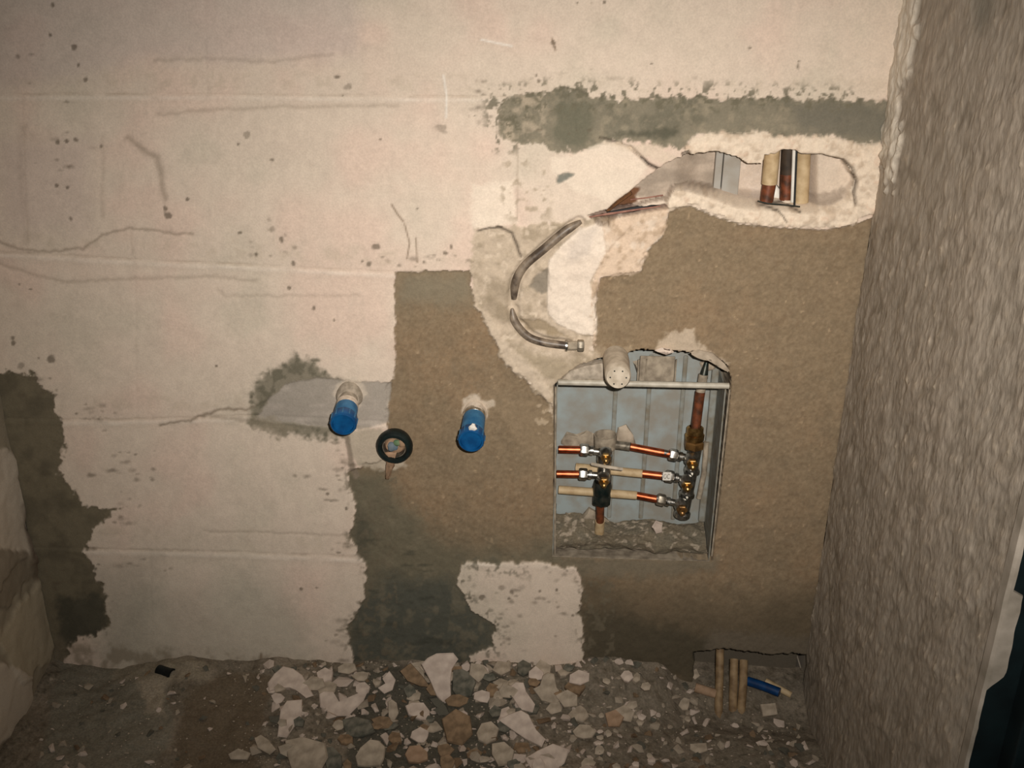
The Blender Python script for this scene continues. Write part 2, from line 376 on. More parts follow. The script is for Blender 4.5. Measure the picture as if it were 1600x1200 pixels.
g2 = sstep(-1.5, 2, sd([(858, 405), (880, 380), (905, 358), (945, 345), (985, 350), (945, 400), (922, 440), (934, 500), (932, 524), (905, 522), (872, 508), (855, 490)], 1.5, 1.2))
lay(g2, c(230, 214, 196)); lay(g2*sstep(.1, .6, nC), c(214, 196, 178), .5); H += g2*.0022
lay(sstep(-3, 10, sd([(880, 390), (905, 360), (935, 352), (925, 400), (890, 412)], 4, 3)), c(206, 192, 178), .7)
g3 = sstep(-2, 2.5, sd([(940, 346), (1044, 318), (1080, 318), (1046, 330), (1036, 370), (1012, 390), (1000, 426), (940, 434), (926, 470), (930, 540), (922, 470), (928, 430), (945, 395)], 3, 3))
lay(g3, c(214, 190, 166)); lay(g3*sstep(.0, .5, nB), c(176, 152, 126), .7); lay(g3*sstep(.1, .5, -nE), c(232, 214, 194), .6); H += g3*(.0016+.0016*nB)
# white smear running down to the niche corner
g4 = sstep(-2, 2.5, sd([(745, 480), (765, 490), (800, 545), (845, 580), (864, 615), (866, 660), (850, 615), (800, 575), (775, 540)], 3, 4)); lay(g4*sstep(-.5, .2, nE), c(206, 188, 166), .8); H += g4*.0014
lay(sstep(-4, 4, sd([(836, 640), (864, 620), (864, 720), (852, 720)], 6, 6))*sstep(.0, .3, nB), c(186, 166, 140), .8)
lay(sstep(-3, 4, sd([(1030, 540), (1048, 520), (1085, 514), (1080, 535), (1110, 548), (1140, 572), (1132, 580), (1085, 552), (1020, 552)], 4, 4)), c(196, 178, 156), .8)
lay(sstep(-3, 4, sd([(920, 545), (985, 545), (990, 600), (930, 600)], 5, 4)), c(160, 142, 118), .6)
# --- olive cement band under the top joint
bb = sd([(776, 160), (800, 148), (850, 146), (880, 140), (930, 152), (1388, 157), (1420, 158), (1420, 236), (1340, 224), (1300, 212), (1250, 222), (1185, 210), (1095, 210), (1062, 238), (1030, 224), (950, 222),
         (900, 242), (860, 238), (840, 228), (805, 226), (775, 215)], 5, 7)
kb = sstep(-2, 2.5, bb)
kb = np.maximum(kb*0, sstep(-2, 2.5, bb - 7*sstep(860, 780, PX)*(.6+nB*2)))
lay(kb, c(132, 124, 106)); lay(kb*sstep(-.05, .6, nA), c(110, 105, 89), .8); lay(kb*sstep(.2, .6, nF), c(146, 134, 114), .4); lay(kb*sstep(-20, 20, 850-PX+nB*20)*sstep(-.1, .4, nE+.3*nV), c(182, 166, 144), .75); lay(kb*sstep(.1, .6, -nE), c(160, 148, 126), .6)
lay(kb*sstep(-6, 10, sd([(870, 158), (925, 158), (930, 225), (880, 238), (858, 215)], 8, 5)), c(104, 102, 85), .75)
lay(kb*sstep(-4, 8, sd([(960, 205), (1060, 200), (1062, 216), (960, 216)], 4, 4)), c(86, 84, 70), .85)
lay(kb*sstep(-10, 20, sd([(1230, 160), (1420, 160), (1420, 236), (1250, 210)], 8, 5)), c(108, 104, 92), .7)
sp2 = sstep(.12, .4, nB+.35*nD)*sstep(-22, 0, sd([(770, 150), (870, 136), (1330, 150), (1330, 160), (830, 165), (800, 230), (770, 225)], 6, 4)); lay(sp2, c(108, 102, 84), .85)
H = H*(1-kb)+HJ0*kb; H += kb*(-.002+.0006*nE)
mo = sstep(-14, 10, sd([(795, 225), (850, 225), (860, 340), (800, 345), (780, 300)], 8, 5))*sstep(.05, .4, nE+.4*nB); lay(mo, c(168, 152, 130), .75)
lay(sstep(2.5, .8, abs(PX-808+nB*2))*(PY > 225)*(PY < 345)*1., c(160, 142, 122), .35)
# --- grey chalky chase filling and dark stain left of the pipes
st = sstep(-6, 8, sd([(400, 590), (440, 572), (462, 556), (495, 566), (520, 590), (545, 598), (545, 680), (480, 686), (420, 676), (385, 662)], 7, 7)); lay(st, c(118, 112, 94), .85)
lay(st*sstep(0, .4, nB), c(92, 88, 72), .6)
gc = sstep(-2, 3, sd([(448, 598), (500, 590), (560, 597), (612, 598), (605, 660), (560, 672), (500, 668), (440, 662), (400, 655), (420, 625)], 2, 2)); lay(gc, c(166, 156, 144), .95)
lay(gc*sstep(-.1, .6, nH), c(184, 172, 160), .6); H += -.002*gc
rg = sstep(-3, 5, sd([(540, 672), (600, 668), (612, 690), (640, 730), (590, 736), (560, 728), (545, 700)], 5, 4)); lay(rg, c(186, 172, 152), .9)
lay(sstep(-1, 2.5, 5-d_line(PX+nB*2, PY, [(543, 684), (550, 730), (556, 745)], 20)), c(132, 118, 102), .8)
lay(sstep(-3, 4, sd([(385, 655), (420, 650), (470, 668), (440, 684), (395, 674)], 6, 5)), c(150, 138, 118), .6)
# collar smears at the pipes
for cx, cy, r in ((546, 615, 24), (742, 640, 20)):
    q = np.hypot(PX-cx, PY-cy)+nB*7; lay(sstep(r+3, r-3, q), c(206, 192, 174), .75)
lay(sstep(-2, 3, sd([(740, 630), (772, 626), (774, 636), (756, 640), (742, 642)], 2, 2)), c(200, 184, 164), .8)
# --- dark cement in the left corner
lc = sstep(-3, 3, sd([(-30, 585), (12, 583), (50, 584), (84, 622), (102, 690), (95, 742), (130, 790), (186, 793), (150, 826), (132, 862), (168, 935), (172, 982), (110, 1005), (90, 1060), (-30, 1060)], 7, 7))
lay(lc, c(118, 108, 88)); lay(lc*sstep(-.2, .5, nA), c(94, 86, 70), .7); lay(lc*sstep(-5, 12, sd([(85, 930), (170, 930), (170, 1010), (95, 1010)], 8, 6)), c(70, 68, 58), .7); H += lc*(-.002+.001*nE)
fs = sstep(-10, 12, sd([(90, 1000), (330, 1020), (560, 1042), (900, 1046), (912, 1110), (60, 1110)], 8, 7)); lay(fs*sstep(-.4, .3, nE), c(136, 122, 102), .7)
# --- dark spots and splashes
spots = [(117, 73, 5), (133, 124, 4.5), (122, 102, 2.6), (82, 8, 4), (78, 54, 3), (90, 222, 4), (104, 221, 3), (117, 219, 5), (88, 290, 3.5), (105, 293, 3), (110, 343, 3.5),
         (158, 228, 3.5), (259, 326, 5), (262, 336, 5), (266, 337, 4), (545, 137, 6), (526, 121, 4), (535, 150, 3), (690, 200, 9), (385, 210, 6), (372, 226, 4), (425, 250, 4), (424, 358, 7), (440, 374, 5), (374, 364, 3.5),
         (588, 385, 5), (566, 408, 3.5), (576, 412, 3.5), (662, 410, 4), (695, 395, 4), (705, 386, 3), (490, 481, 3), (522, 500, 3), (452, 450, 3), (20, 528, 5), (20, 536, 4), (80, 562, 5), (32, 572, 6), (60, 560, 3),
         (30, 444, 2), (48, 452, 2), (594, 218, 2.2), (652, 327, 2.5), (400, 398, 3), (458, 412, 3), (338, 572, 2), (293, 311, 2.5), (864, 66, 3.5), (867, 74, 2.5), (1171, 75, 3.5), (1247, 104, 3.6), (1248, 96, 2), (1018, 100, 2),
         (944, 4, 3), (925, 6, 3), (902, 5, 2), (842, 126, 3), (838, 118, 2.4), (785, 918, 7), (800, 925, 5), (843, 924, 5), (752, 935, 5), (795, 936, 4), (735, 935, 3), (895, 962, 3), (870, 922, 2),
         (512, 772, 3), (541, 794, 3), (470, 920, 2.6), (495, 918, 2), (1124, 990, 2), (830, 1038, 5)]
SG = 0*X
for x_, y_, r in spots:
    q = np.hypot((PX-x_)*(1+.25*math.sin(x_)), (PY-y_)*(1+.25*math.cos(y_)))+nB*r*.55+nD*r*.2; SG = np.maximum(SG, sstep(r*1.15, r*.55, q)*(.55 if r > 5.5 else .85))
clus = [(150, 650, 40, 20, 16), (205, 720, 60, 35, 14), (200, 800, 25, 40, 10), (225, 745, 30, 8, 5), (530, 720, 18, 55, 14), (500, 760, 40, 40, 8), (650, 408, 70, 12, 16), (425, 372, 40, 30, 10), (800, 930, 60, 30, 12), (540, 850, 22, 20, 8),
        (860, 940, 50, 60, 10), (60, 120, 60, 60, 8), (100, 240, 60, 60, 8), (60, 610, 40, 30, 8), (210, 880, 60, 14, 8), (1100, 120, 300, 30, 6), (760, 170, 30, 60, 16), (540, 985, 20, 40, 12), (790, 980, 40, 40, 10), (870, 210, 110, 12, 6), (120, 880, 60, 60, 10)]
for cx, cy, sx, sy, n in clus:
    for i in range(n):
        x_ = cx+rng.randn()*sx*.5; y_ = cy+rng.randn()*sy*.5; r = 1.6+rng.rand()**2*3.; e = rng.rand()*2+1
        sl = (abs(PX-x_) < 16) & (abs(PY-y_) < 16)
        q = np.hypot((PX[sl]-x_)/e, PY[sl]-y_)+nB[sl]*1.2; SG[sl] = np.maximum(SG[sl], sstep(r*1.3, r*.1, q+nF[sl]*1.5)*(.25+.5*rng.rand()))
lay(SG, c(100, 88, 72), .85); H -= SG*.0006
for pl, wd in [([(612, 320), (622, 336), (630, 346)], 1.6), ([(632, 350), (640, 380), (636, 404)], 1.3), ([(650, 372), (652, 410)], 1.2), ([(862, 60), (868, 78)], 1.6), ([(408, 1022), (408, 1042)], 2.2)]:
    lay(np.exp(-(d_line(PX, PY, pl, 12)/wd)**2), c(126, 106, 86), .8)
for pl in [[(693, 118), (698, 150), (697, 184)], [(752, 62), (800, 72)]]:
    e_ = np.exp(-(d_line(PX, PY, pl, 12)/1.6)**2); lay(e_, c(240, 232, 220), .8); H += e_*.0008
# --- cracks
for pl, wd, dp in [([(985, 230), (998, 243), (1012, 256), (1030, 265)], 2.2, .004), ([(938, 216), (962, 222), (985, 230), (998, 243), (1012, 256), (1035, 266), (1062, 250)], 1.7, .003),
               ([(1232, 236), (1255, 243), (1286, 242), (1318, 249), (1331, 262), (1338, 284), (1334, 300), (1337, 320)], 1.9, .004),
               ([(746, 361), (765, 356), (785, 355)], 1.5, .002), ([(778, 354), (800, 364), (808, 385), (813, 402)], 2.0, .003),
               ([(868, 604), (868, 700), (867, 866)], 2.2, .002), ([(1196, 320), (1215, 328), (1228, 345)], 1.6, .002), ([(1205, 318), (1230, 322), (1245, 330)], 1.6, .002),
               ([(1142, 590), (1128, 740), (1112, 876)], 2., .002)]:
    e_ = np.exp(-(d_line(PX+nB*1.6, PY+nA*1.4, pl, 20)/wd)**2); lay(e_, c(62, 52, 42), .85); H -= e_*dp
# --- crumbly white rim round the upper opening
UO = [(944, 334), (960, 318), (985, 300), (1010, 278), (1040, 256), (1062, 247), (1085, 241), (1120, 237), (1150, 245), (1168, 257), (1192, 256), (1196, 243), (1212, 240), (1222, 234), (1240, 234), (1252, 242), (1286, 243), (1318, 251),
      (1336, 280), (1334, 318), (1300, 336), (1262, 334), (1200, 330), (1150, 326), (1112, 312), (1075, 298), (1052, 296), (1044, 312), (1015, 318), (985, 328)]
rim = sstep(-3, 3, sd([(1062, 250), (1080, 212), (1110, 208), (1160, 212), (1198, 204), (1204, 216), (1250, 212), (1300, 214), (1345, 228), (1382, 222), (1382, 300), (1365, 330), (1330, 352), (1290, 358), (1200, 352), (1150, 346), (1112, 334), (1080, 318), (1046, 330), (1040, 312), (1056, 292), (1080, 300), (1100, 300), (1068, 262)], 3, 5))
lay(rim, c(226, 208, 186)); lay(rim*sstep(.05, .5, nB), c(188, 166, 142), .6); lay(rim*sstep(.3, .6, nE), c(206, 176, 152), .5); H += rim*(.0035+.003*nB+.002*nE)
lay(sstep(-3, 3, sd([(862, 246), (900, 240), (944, 222), (985, 234), (1012, 262), (990, 290), (955, 318), (900, 300), (860, 268)], 3, 2)), c(232, 216, 196), .7)
lay(sstep(-4, 4, sd([(940, 222), (1000, 225), (1030, 230), (1055, 246), (1035, 258), (1012, 244)], 3, 4)), c(214, 196, 174), .7)
e_ = sstep(-2, 2.5, sd([(868, 284), (872, 274), (888, 268), (898, 272), (890, 280), (872, 288)], 1.5, 2)); lay(e_, c(98, 104, 96), .85); H -= e_*.002
# --- the openings themselves: carved deep into the wall
uo = sstep(-1.6, 1.6, sd(UO, 1.2, 1.6)); uin = sd(UO, 1, 1)
uin = uin*(1-sstep(278, 300, PY))+(sd_poly(PX, PY, UO, 70)+nA*1.5)*sstep(278, 300, PY)
bt = sstep(282, 312, PY)*sstep(1040, 1070, PX); uoh = sstep(0, 1, (uin+1.6)/(3.2+bt*20)); dep = .050-.030*sstep(1268, 1285, PX)-.030*sstep(1100, 1050, PX)
H = H*(1-uoh) - uoh*(dep + .0015*nE)
uo = sstep(-1.6, 1.6, uin-bt*11)
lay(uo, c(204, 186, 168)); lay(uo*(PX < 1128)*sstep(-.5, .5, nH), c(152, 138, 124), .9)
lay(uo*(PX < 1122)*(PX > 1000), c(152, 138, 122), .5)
lay(uo*sstep(-2, 4, sd([(940, 340), (945, 320), (985, 296), (1004, 296), (996, 320), (985, 334)], 3, 3)), c(100, 62, 34), .95)
lay(uo*sstep(1150, 1160, PX)*sstep(.0, .5, nE), c(210, 194, 180), .6); lay(uo*sstep(1270, 1285, PX), c(216, 198, 178), .8)
for pl, wd, dp in [([(1252, 241), (1286, 243), (1318, 250), (1331, 262), (1338, 284), (1334, 300), (1337, 320)], 2.1, .004), ([(1185, 322), (1215, 328), (1228, 345)], 1.6, .0), ([(1205, 320), (1230, 322), (1250, 331)], 1.6, .0)]:
    e_ = np.exp(-(d_line(PX+nB*1.6, PY+nA*1.4, pl, 20)/wd)**2); lay(e_, c(62, 52, 42), .85); H -= e_*dp
lay(uo*sstep(-3, 4, sd([(1238, 324), (1268, 312), (1322, 300), (1320, 318), (1280, 330)], 3, 3)), c(158, 142, 126), .8)
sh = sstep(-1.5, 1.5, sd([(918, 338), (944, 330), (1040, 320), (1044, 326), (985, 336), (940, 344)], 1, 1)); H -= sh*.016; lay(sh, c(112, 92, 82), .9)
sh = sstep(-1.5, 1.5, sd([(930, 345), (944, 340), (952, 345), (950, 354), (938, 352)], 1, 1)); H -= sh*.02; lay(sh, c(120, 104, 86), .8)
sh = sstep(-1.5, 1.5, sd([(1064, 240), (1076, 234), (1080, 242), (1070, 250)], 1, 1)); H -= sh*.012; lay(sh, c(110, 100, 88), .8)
NI = [(867, 602), (880, 590), (905, 572), (940, 560), (985, 553), (1000, 548), (1050, 551), (1090, 553), (1120, 560), (1138, 576), (1141, 604), (1128, 740), (1110, 874), (1000, 874), (867, 872)]
ni = sstep(-1.3, 1.3, sd(NI, .5, 1.2)); H = H*(1-ni) - ni*.098; lay(ni, c(150, 140, 124), .9)
# shallow groove of the flexible conduit
for pl in ([(905, 348), (880, 364), (850, 390), (820, 416), (806, 438), (802, 466)], [(801, 484), (806, 504), (826, 526), (850, 536), (886, 540)]):
    d = d_line(PX, PY, pl, 24); H -= .005*sstep(13, 6, d)
# wall foot pit on the right
PIT_ = [(1086, 1024), (1130, 1018), (1200, 1026), (1262, 1026), (1264, 1110), (1086, 1110)]
pk = sstep(-2, 2, sd(PIT_, 2, 2)); H = H*(1-pk) - pk*.06; lay(pk, c(96, 88, 76), .9)
col = np.clip(col*(1+.06*nE[..., None]+.04*nD[..., None]), .005, .9)
# --- corner ridge of light plaster against the right wall
rd = sstep(-2, 3, sd([(1404, -40), (1440, -40), (1436, 60), (1425, 130), (1410, 160), (1412, 250), (1396, 250), (1384, 236), (1388, 160), (1396, 110), (1398, 60)], 3, 4)); lay(rd, c(214, 198, 178), .8); H += rd*.0015

# ids of pieces
lab = np.zeros(X.shape, int); names = {}
def yof(k):
    P = np.array(JP[k]); return np.interp(PX, P[:, 0], P[:, 1])
course = (PY > yof(1)).astype(int)+(PY > yof(2))+(PY > yof(3))+(PY > yof(4))
nid = 1
for k in range(5):
    idx = np.zeros(X.shape, int)
    for pl in VJ[k]:
        P = np.array(pl); idx += (PX > np.interp(PY, P[:, 1], P[:, 0]))
    for j in range(len(VJ[k])+1):
        mk = (course == k) & (idx == j); lab[mk] = nid; names[nid] = ('block', None); nid += 1
def piece(mask, name, label):
    global nid
    lab[mask] = nid; names[nid] = (name, label); nid += 1
piece(kb > .5, 'cement_band', 'olive grey cement band below the top joint')
piece(rim > .5, 'plaster_rim', 'crumbly white plaster rim of the upper opening')
piece(g1 > .5, 'plaster_patch', 'mottled grey plaster around the bent conduit')
piece(g2 > .5, 'plaster_patch', 'smooth white plaster patch beside the conduit')
piece(g3 > .5, 'plaster_patch', 'crumbly pinkish plaster below the upper opening')
piece((kL > .5) & (PX < 1000), 'cement_render', 'brown cement render between the blue plugs, dark at its foot')
piece((kR > .5), 'cement_render', 'brown cement render between the box and the right wall')
piece((lc > .5) & (PX < 240), 'cement_patch', 'dark cement patch in the left corner')
piece((gc > .5), 'chase_filling', 'grey chalky filling in the short chase')
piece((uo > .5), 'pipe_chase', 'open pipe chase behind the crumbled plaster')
piece((ni > .5), 'box_recess', 'recess cut for the manifold box')
piece((pk > .5), 'foot_recess', 'hole at the wall foot')

wall = link('wall_back', bpy.data.meshes.new('wall_back')); tag(wall, kind='structure')
bm = box((XL-.2, .125, -.05), (XR+.2, .25, 2.5)); bm.to_mesh(wall.data); bm.free(); wall.data.materials.append(M['core'])
V = np.stack([X, -H, Z], -1).reshape(-1, 3); CF = col.reshape(-1, 3); ny, nx = X.shape
I = np.arange(ny*nx).reshape(ny, nx)
Q = np.stack([I[:-1, :-1], I[:-1, 1:], I[1:, 1:], I[1:, :-1]], -1).reshape(-1, 4); LQ = lab[:-1, :-1].reshape(-1)
for k, (nm, lb) in names.items():
    q = Q[LQ == k]
    if len(q) < 30: continue
    u, inv = np.unique(q, return_inverse=True)
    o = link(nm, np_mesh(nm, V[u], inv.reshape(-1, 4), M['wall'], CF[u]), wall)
    if lb: o['label'] = lb
# wall above the picture, in the same courses
for k in range(5):
    z0 = 1.188+k*.25-(.0 if k else 0); z1 = min(1.188+(k+1)*.25, 2.45)-.002
    for j, (a, b_) in enumerate(((XL, -.42+.2*(k % 2)), (-.418+.2*(k % 2), XR))):
        me = bpy.data.meshes.new('block'); bm = box((a, 0, z0), (b_, .12, z1)); bm.to_mesh(me); bm.free()
        me.materials.append(M['plaster']); o = link('block', me, wall)

# ---------------- right wall: rough trowelled render
NEAR = -.615
ys = np.arange(.0, NEAR-.0001, -.0026); zr = np.arange(-.03, 1.45, .0026)
Yg, Zg = np.meshgrid(ys, zr)
a1 = fbm(Yg*48+Zg*36, Zg*36-Yg*16, 1., 4, 3); a2 = fbm(Yg*95+Zg*30, Zg*60-Yg*10, 1., 3, 6); a3 = fbm(Yg, Zg, 9, 3, 8); a4 = fbm(Yg*60+Zg*95, (Zg-Yg)*12, 1., 3, 12); a5 = fbm(Yg, Zg, 130, 2, 1)
Hr = a1*.0017+a2*.0011+a3*.004+a4*.0012*sstep(-.3, .5, a3)+a5*.0004
P2x, P2y = project(0*Yg+XR, Yg, Zg)
ridge = sstep(.55, .8, a2)*.0012+sstep(.6, .85, fbm(Yg*110+Zg*20, Zg*18, 1., 2, 14))*.0012; Hr += ridge
cr_ = np.empty(Yg.shape+(3,)); cr_[:] = c(166, 154, 139)
def lr(mk, cc, a=1.):
    k = (mk*a)[..., None]; cr_[:] = cr_*(1-k)+cc*k
lr(sstep(-.3, .6, a3), c(170, 156, 140), .6); lr(sstep(.0, .6, -a1), c(126, 114, 98), .55); lr(sstep(.15, .6, a2), c(176, 160, 140), .5); lr(sstep(.55, .8, a2), c(206, 190, 168), .5)
lr(sstep(.1, .6, -a3)*sstep(200, 0, P2y), c(124, 120, 108), .7)
q = sd_poly(P2x, P2y, [(1380, -60), (1438, -60), (1434, 50), (1426, 110), (1412, 150), (1410, 215), (1398, 285), (1392, 300), (1380, 240)], 60)+a2*9+a1*5
lr(sstep(-3, 3, q), c(226, 214, 196), .9); Hr += sstep(-3, 3, q)*(.004+.002*a2)
q = sd_poly(P2x, P2y, [(1350, 250), (1400, 240), (1370, 350), (1350, 380)], 60)+a2*5; lr(sstep(-6, 6, q), c(170, 156, 138), .7)
Vr = np.stack([XR-.001-Hr+.0*Yg, Yg, Zg], -1).reshape(-1, 3); n1, n2 = Yg.shape; I = np.arange(n1*n2).reshape(n1, n2)
Qr = np.stack([I[:-1, :-1], I[:-1, 1:], I[1:, 1:], I[1:, :-1]], -1).reshape(-1, 4)
wr = link('wall_right', bpy.data.meshes.new('wall_right')); tag(wr, kind='structure')
bm = box((XR+.012, NEAR+.02, -.05), (XR+.16, .12, 2.5)); box((XR, NEAR+.003, 1.43), (XR+.16, .12, 2.5), bm); bm.to_mesh(wr.data); bm.free(); wr.data.materials.append(M['core'])
o = link('render_coat', np_mesh('render_coat', Vr, Qr, M['render'], np.clip(cr_, .01, .9).reshape(-1, 3)), wr); o['label'] = 'grey trowelled render with rough streaks'
# end of the right wall: chipped white edge strip, frame coloured near-black for the unlit dark beyond
def edge_strip():
    bm = bmesh.new(); zz = np.arange(-.02, 1.5, .006); pr = []
    for z in zz:
        n = float(vn(np.array([z*40.]), np.array([2.]), 1, 2)[0]); n2 = float(vn(np.array([z*90.]), np.array([7.]), 1, 5)[0])
        wdt = .0165+.0014*n; gone = .0
        gone = max(gone, float(sstep(.556, .530, z+.006*n2)))
        if .645 < z < .74 and n2 > -.45: gone = .75
        x0 = XR-.0035; y0 = NEAR
        pr.append([bm.verts.new(p) for p in ((x0, y0+.012, z), (x0+.0004*n2, y0-.002, z), (x0+.003, y0-.0045, z), (x0+wdt*(1-gone*.82)+.0008*n2, y0-.0045-.0008*n2, z), (x0+wdt*(1-gone*.82)+.0015, y0+.002, z))])
    for r0, r1 in zip(pr, pr[1:]):
        for i in range(4): bm.faces.new((r0[i], r0[i+1], r1[i+1], r1[i]))
    return bm
t1 = bm_obj('trim_1', edge_strip(), M['strip']); tag(t1, kind='structure')
bm = box((XR+.0, NEAR-.001, -.05), (XR+.17, NEAR+.019, 2.5)); box((XR+.03, NEAR-.03, -.05), (XR+.17, NEAR-.001, 2.5), bm)
d1 = bm_obj('door_1', bm, M['teal'], smooth=False, bevel=.002); tag(d1, kind='structure')
bm = box((XR+.17, NEAR-.2, -.05), (XR+.2, .2, 2.5)); 
fr = bm_obj('door_panel', bm, M['teal'], d1, smooth=False); fr['label'] = 'leaf beside the frame, unlit dark put into its colour'

# ---------------- left wall
yl = np.arange(0., -.5, -.003); zl = np.arange(-.03, 1.2, .003)
Yg, Zg = np.meshgrid(yl, zl); P2x, P2y = project(0*Yg+XL, Yg, Zg)
b1 = fbm(Yg, Zg, 12, 4, 2); b2 = fbm(Yg, Zg, 50, 3, 7)
Hl = b1*.006+b2*.0008
cr_ = np.empty(Yg.shape+(3,)); cr_[:] = c(150, 138, 118); lr(sstep(0, .5, b1), c(128, 116, 98), .7)
for pl, cc in [([(-40, 690), (10, 700), (40, 780), (60, 880), (30, 880), (-40, 960)], c(200, 186, 168)), ([(20, 950), (60, 900), (90, 960), (80, 1040), (30, 1060), (-10, 1000)], c(176, 162, 138)), ([(-40, 1020), (40, 1060), (50, 1110), (-40, 1180)], c(196, 182, 164)),
               ([(-40, 860), (40, 850), (60, 890), (20, 950), (-40, 960)], c(134, 122, 104))]:
    q = sd_poly(P2x, P2y, pl, 60)+b1*16+b2*5; mk = sstep(-3, 4, q); lr(mk, cc, .9); Hl = Hl+mk*.004
lr(sstep(14, 2, d_line(P2x+b2*6, P2y, [(40, 790), (50, 850), (58, 900)], 40)), c(88, 70, 54), .8)
Vl = np.stack([XL+.001+Hl, Yg, Zg], -1).reshape(-1, 3); n1, n2 = Yg.shape; I = np.arange(n1*n2).reshape(n1, n2)
Ql = np.stack([I[:-1, :-1], I[1:, :-1], I[1:, 1:], I[:-1, 1:]], -1).reshape(-1, 4)
wl = link('wall_left', bpy.data.meshes.new('wall_left')); tag(wl, kind='structure')
bm = box((XL-.15, -.6, -.05), (XL-.012, .12, 2.5)); bm.to_mesh(wl.data); bm.free(); wl.data.materials.append(M['core'])
o = link('render_coat', np_mesh('render_coat', Vl, Ql, M['wall'], np.clip(cr_, .01, .9).reshape(-1, 3)), wl); o['label'] = 'uneven grey render with pale plaster smears'

# ---------------- floor: bed of dirt and dust
def bed(x, y):
    x = np.asarray(x, float); y = np.asarray(y, float)
    b = .004+.010*fbm(x, y, 7, 3, 4)+.005*fbm(x, y, 28, 3, 9)+.0018*fbm(x, y, 90, 2, 1)
    h = .022*sstep(-.10, 0., y)*sstep(-.75, -.4, x)+.018*np.exp(-((x+.08)/.28)**2)*sstep(-.22, -.02, y)
    pit = sstep(.18, .24, x)*sstep(-.15, -.03, y); 
    h = h+.022*fbm(x, y*.3, 9, 3, 13)*sstep(-.12, 0., y)
    return b+h+.008-pit*.035
xf = np.arange(XL-.01, XR+.02, .0035); yf = np.arange(.062, -.42, -.0035)
Xg, Yg = np.meshgrid(xf, yf); Zf = bed(Xg, Yg); P2x, P2y = project(Xg, Yg, Zf)
b1 = fbm(Xg, Yg, 14, 4, 2); b2 = fbm(Xg, Yg, 70, 3, 7); b3 = fbm(Xg, Yg, 200, 2, 3)
cr_ = np.empty(Xg.shape+(3,)); cr_[:] = c(118, 108, 93); lr(sstep(-.1, .5, b1), c(142, 129, 112), .7); lr(sstep(.1, .6, b2), c(98, 86, 70), .6); lr(sstep(.2, .6, b3), c(156, 142, 126), .4); lr(sstep(.35, .6, -b3), c(70, 64, 52), .6)
for pl, cc, a in [([(290, 1080), (360, 1050), (430, 1060), (420, 1100), (400, 1210), (270, 1210)], c(106, 92, 74), .8), ([(100, 1000), (260, 1060), (270, 1120), (240, 1210), (60, 1210)], c(126, 122, 108), .6), ([(215, 1060), (262, 1062), (256, 1115), (226, 1112)], c(168, 154, 134), .7),
                  ([(560, 1040), (790, 1040), (800, 1210), (540, 1210)], c(74, 72, 62), .75), ([(160, 1010), (320, 1040), (330, 1060), (180, 1060)], c(150, 138, 118), .6)]:  # heap polygon darkens the ground, painting in the shaded gaps between pieces
    q = sd_poly(P2x, P2y, pl, 60)+b1*14+b2*6; lr(sstep(-5, 6, q), cc, a)
Vf = np.stack([Xg, Yg, Zf], -1).reshape(-1, 3); n1, n2 = Xg.shape; I = np.arange(n1*n2).reshape(n1, n2)
Qf = np.stack([I[:-1, :-1], I[1:, :-1], I[1:, 1:], I[:-1, 1:]], -1).reshape(-1, 4)
floor = link('floor', bpy.data.meshes.new('floor')); tag(floor, kind='structure')
bm = box((-1.1, -2.2, -.08), (1.2, -.415, -.001)); box((-1.1, -.416, -.08), (1.2, .2, -.045), bm); box((XR+.01, -.416, -.05), (1.2, .2, -.001), bm); bm.to_mesh(floor.data); bm.free(); floor.data.materials.append(M['core'])
o = link('dirt_bed', np_mesh('dirt_bed', Vf, Qf, M['floor'], np.clip(cr_, .01, .9).reshape(-1, 3)), floor); tag(o, 'dusty bed of crushed plaster and dirt', kind='stuff')

# ================================================================== MANIFOLD BOX
W = onwall
bx0, bx1, bz0, bz1, BD = .006, .262, .262, .592, .080
t = empty('manifold_box', ((bx0+bx1)/2, 0, bz0), 'recessed blue-grey metal manifold cabinet without its door, sunk in brown cement', 'cabinet')
bm_obj('back_panel', box((bx0, BD, bz0), (bx1, BD+.003, bz1+.005)), M['panel'], t, smooth=False)
for x0, x1 in ((bx0, bx0+.002), (bx1-.002, bx1)):
    bm_obj('side_panel', box((x0, .001, bz0), (x1, BD, bz1-.02)), M['panel2'], t, smooth=False)
bm_obj('bottom_panel', box((bx0, .0, bz0), (bx1, BD, bz0+.001)), M['dusty'], t, smooth=False)
# front rail
a = W(872, 597, -.006); b = W(1139, 603, -.006)
bm = tube([a, b], .0048, 10); bm_obj('front_rail', bm, M['rail'], t)
for px, x_ in ((957, None), (1008, None), (1060, None)):
    p = W(px, 700, BD); o = bm_obj('rib', box((p[0]-.0035, BD-.004, bz0+.03), (p[0]+.0035, BD, bz1)), M['panel2'], t, smooth=False, bevel=.0015)
p = W(1106, 700, BD); o = bm_obj('rib', box((p[0]-.006, BD-.010, bz0+.03), (p[0]+.006, BD, bz1)), M['panel2'], t, smooth=False, bevel=.003)
for p0, p1 in (((868, 604), (867, 866)), ((1140, 608), (1112, 868))):
    a = W(*p0, 0); b = W(*p1, 0); bm_obj('front_flange', tube([ofs(a, y=-.001), ofs(b, y=-.001)], .0015, 8), M['dusty'], t)
# cross bracket behind the pipes
a = W(1000, 560, .06); b = W(1052, 596, .06)
o = bm_obj('bracket', box((a[0], .055, b[2]), (b[0], .058, a[2]+.006)), M['dusty'], t, smooth=False, bevel=.001)
for px in (996, 1008, 1054):
    a = W(px, 600, .052); bm_obj('bracket_wire', tube([a, ofs(a, z=.042)], .0013, 6), M['dusty'], t)

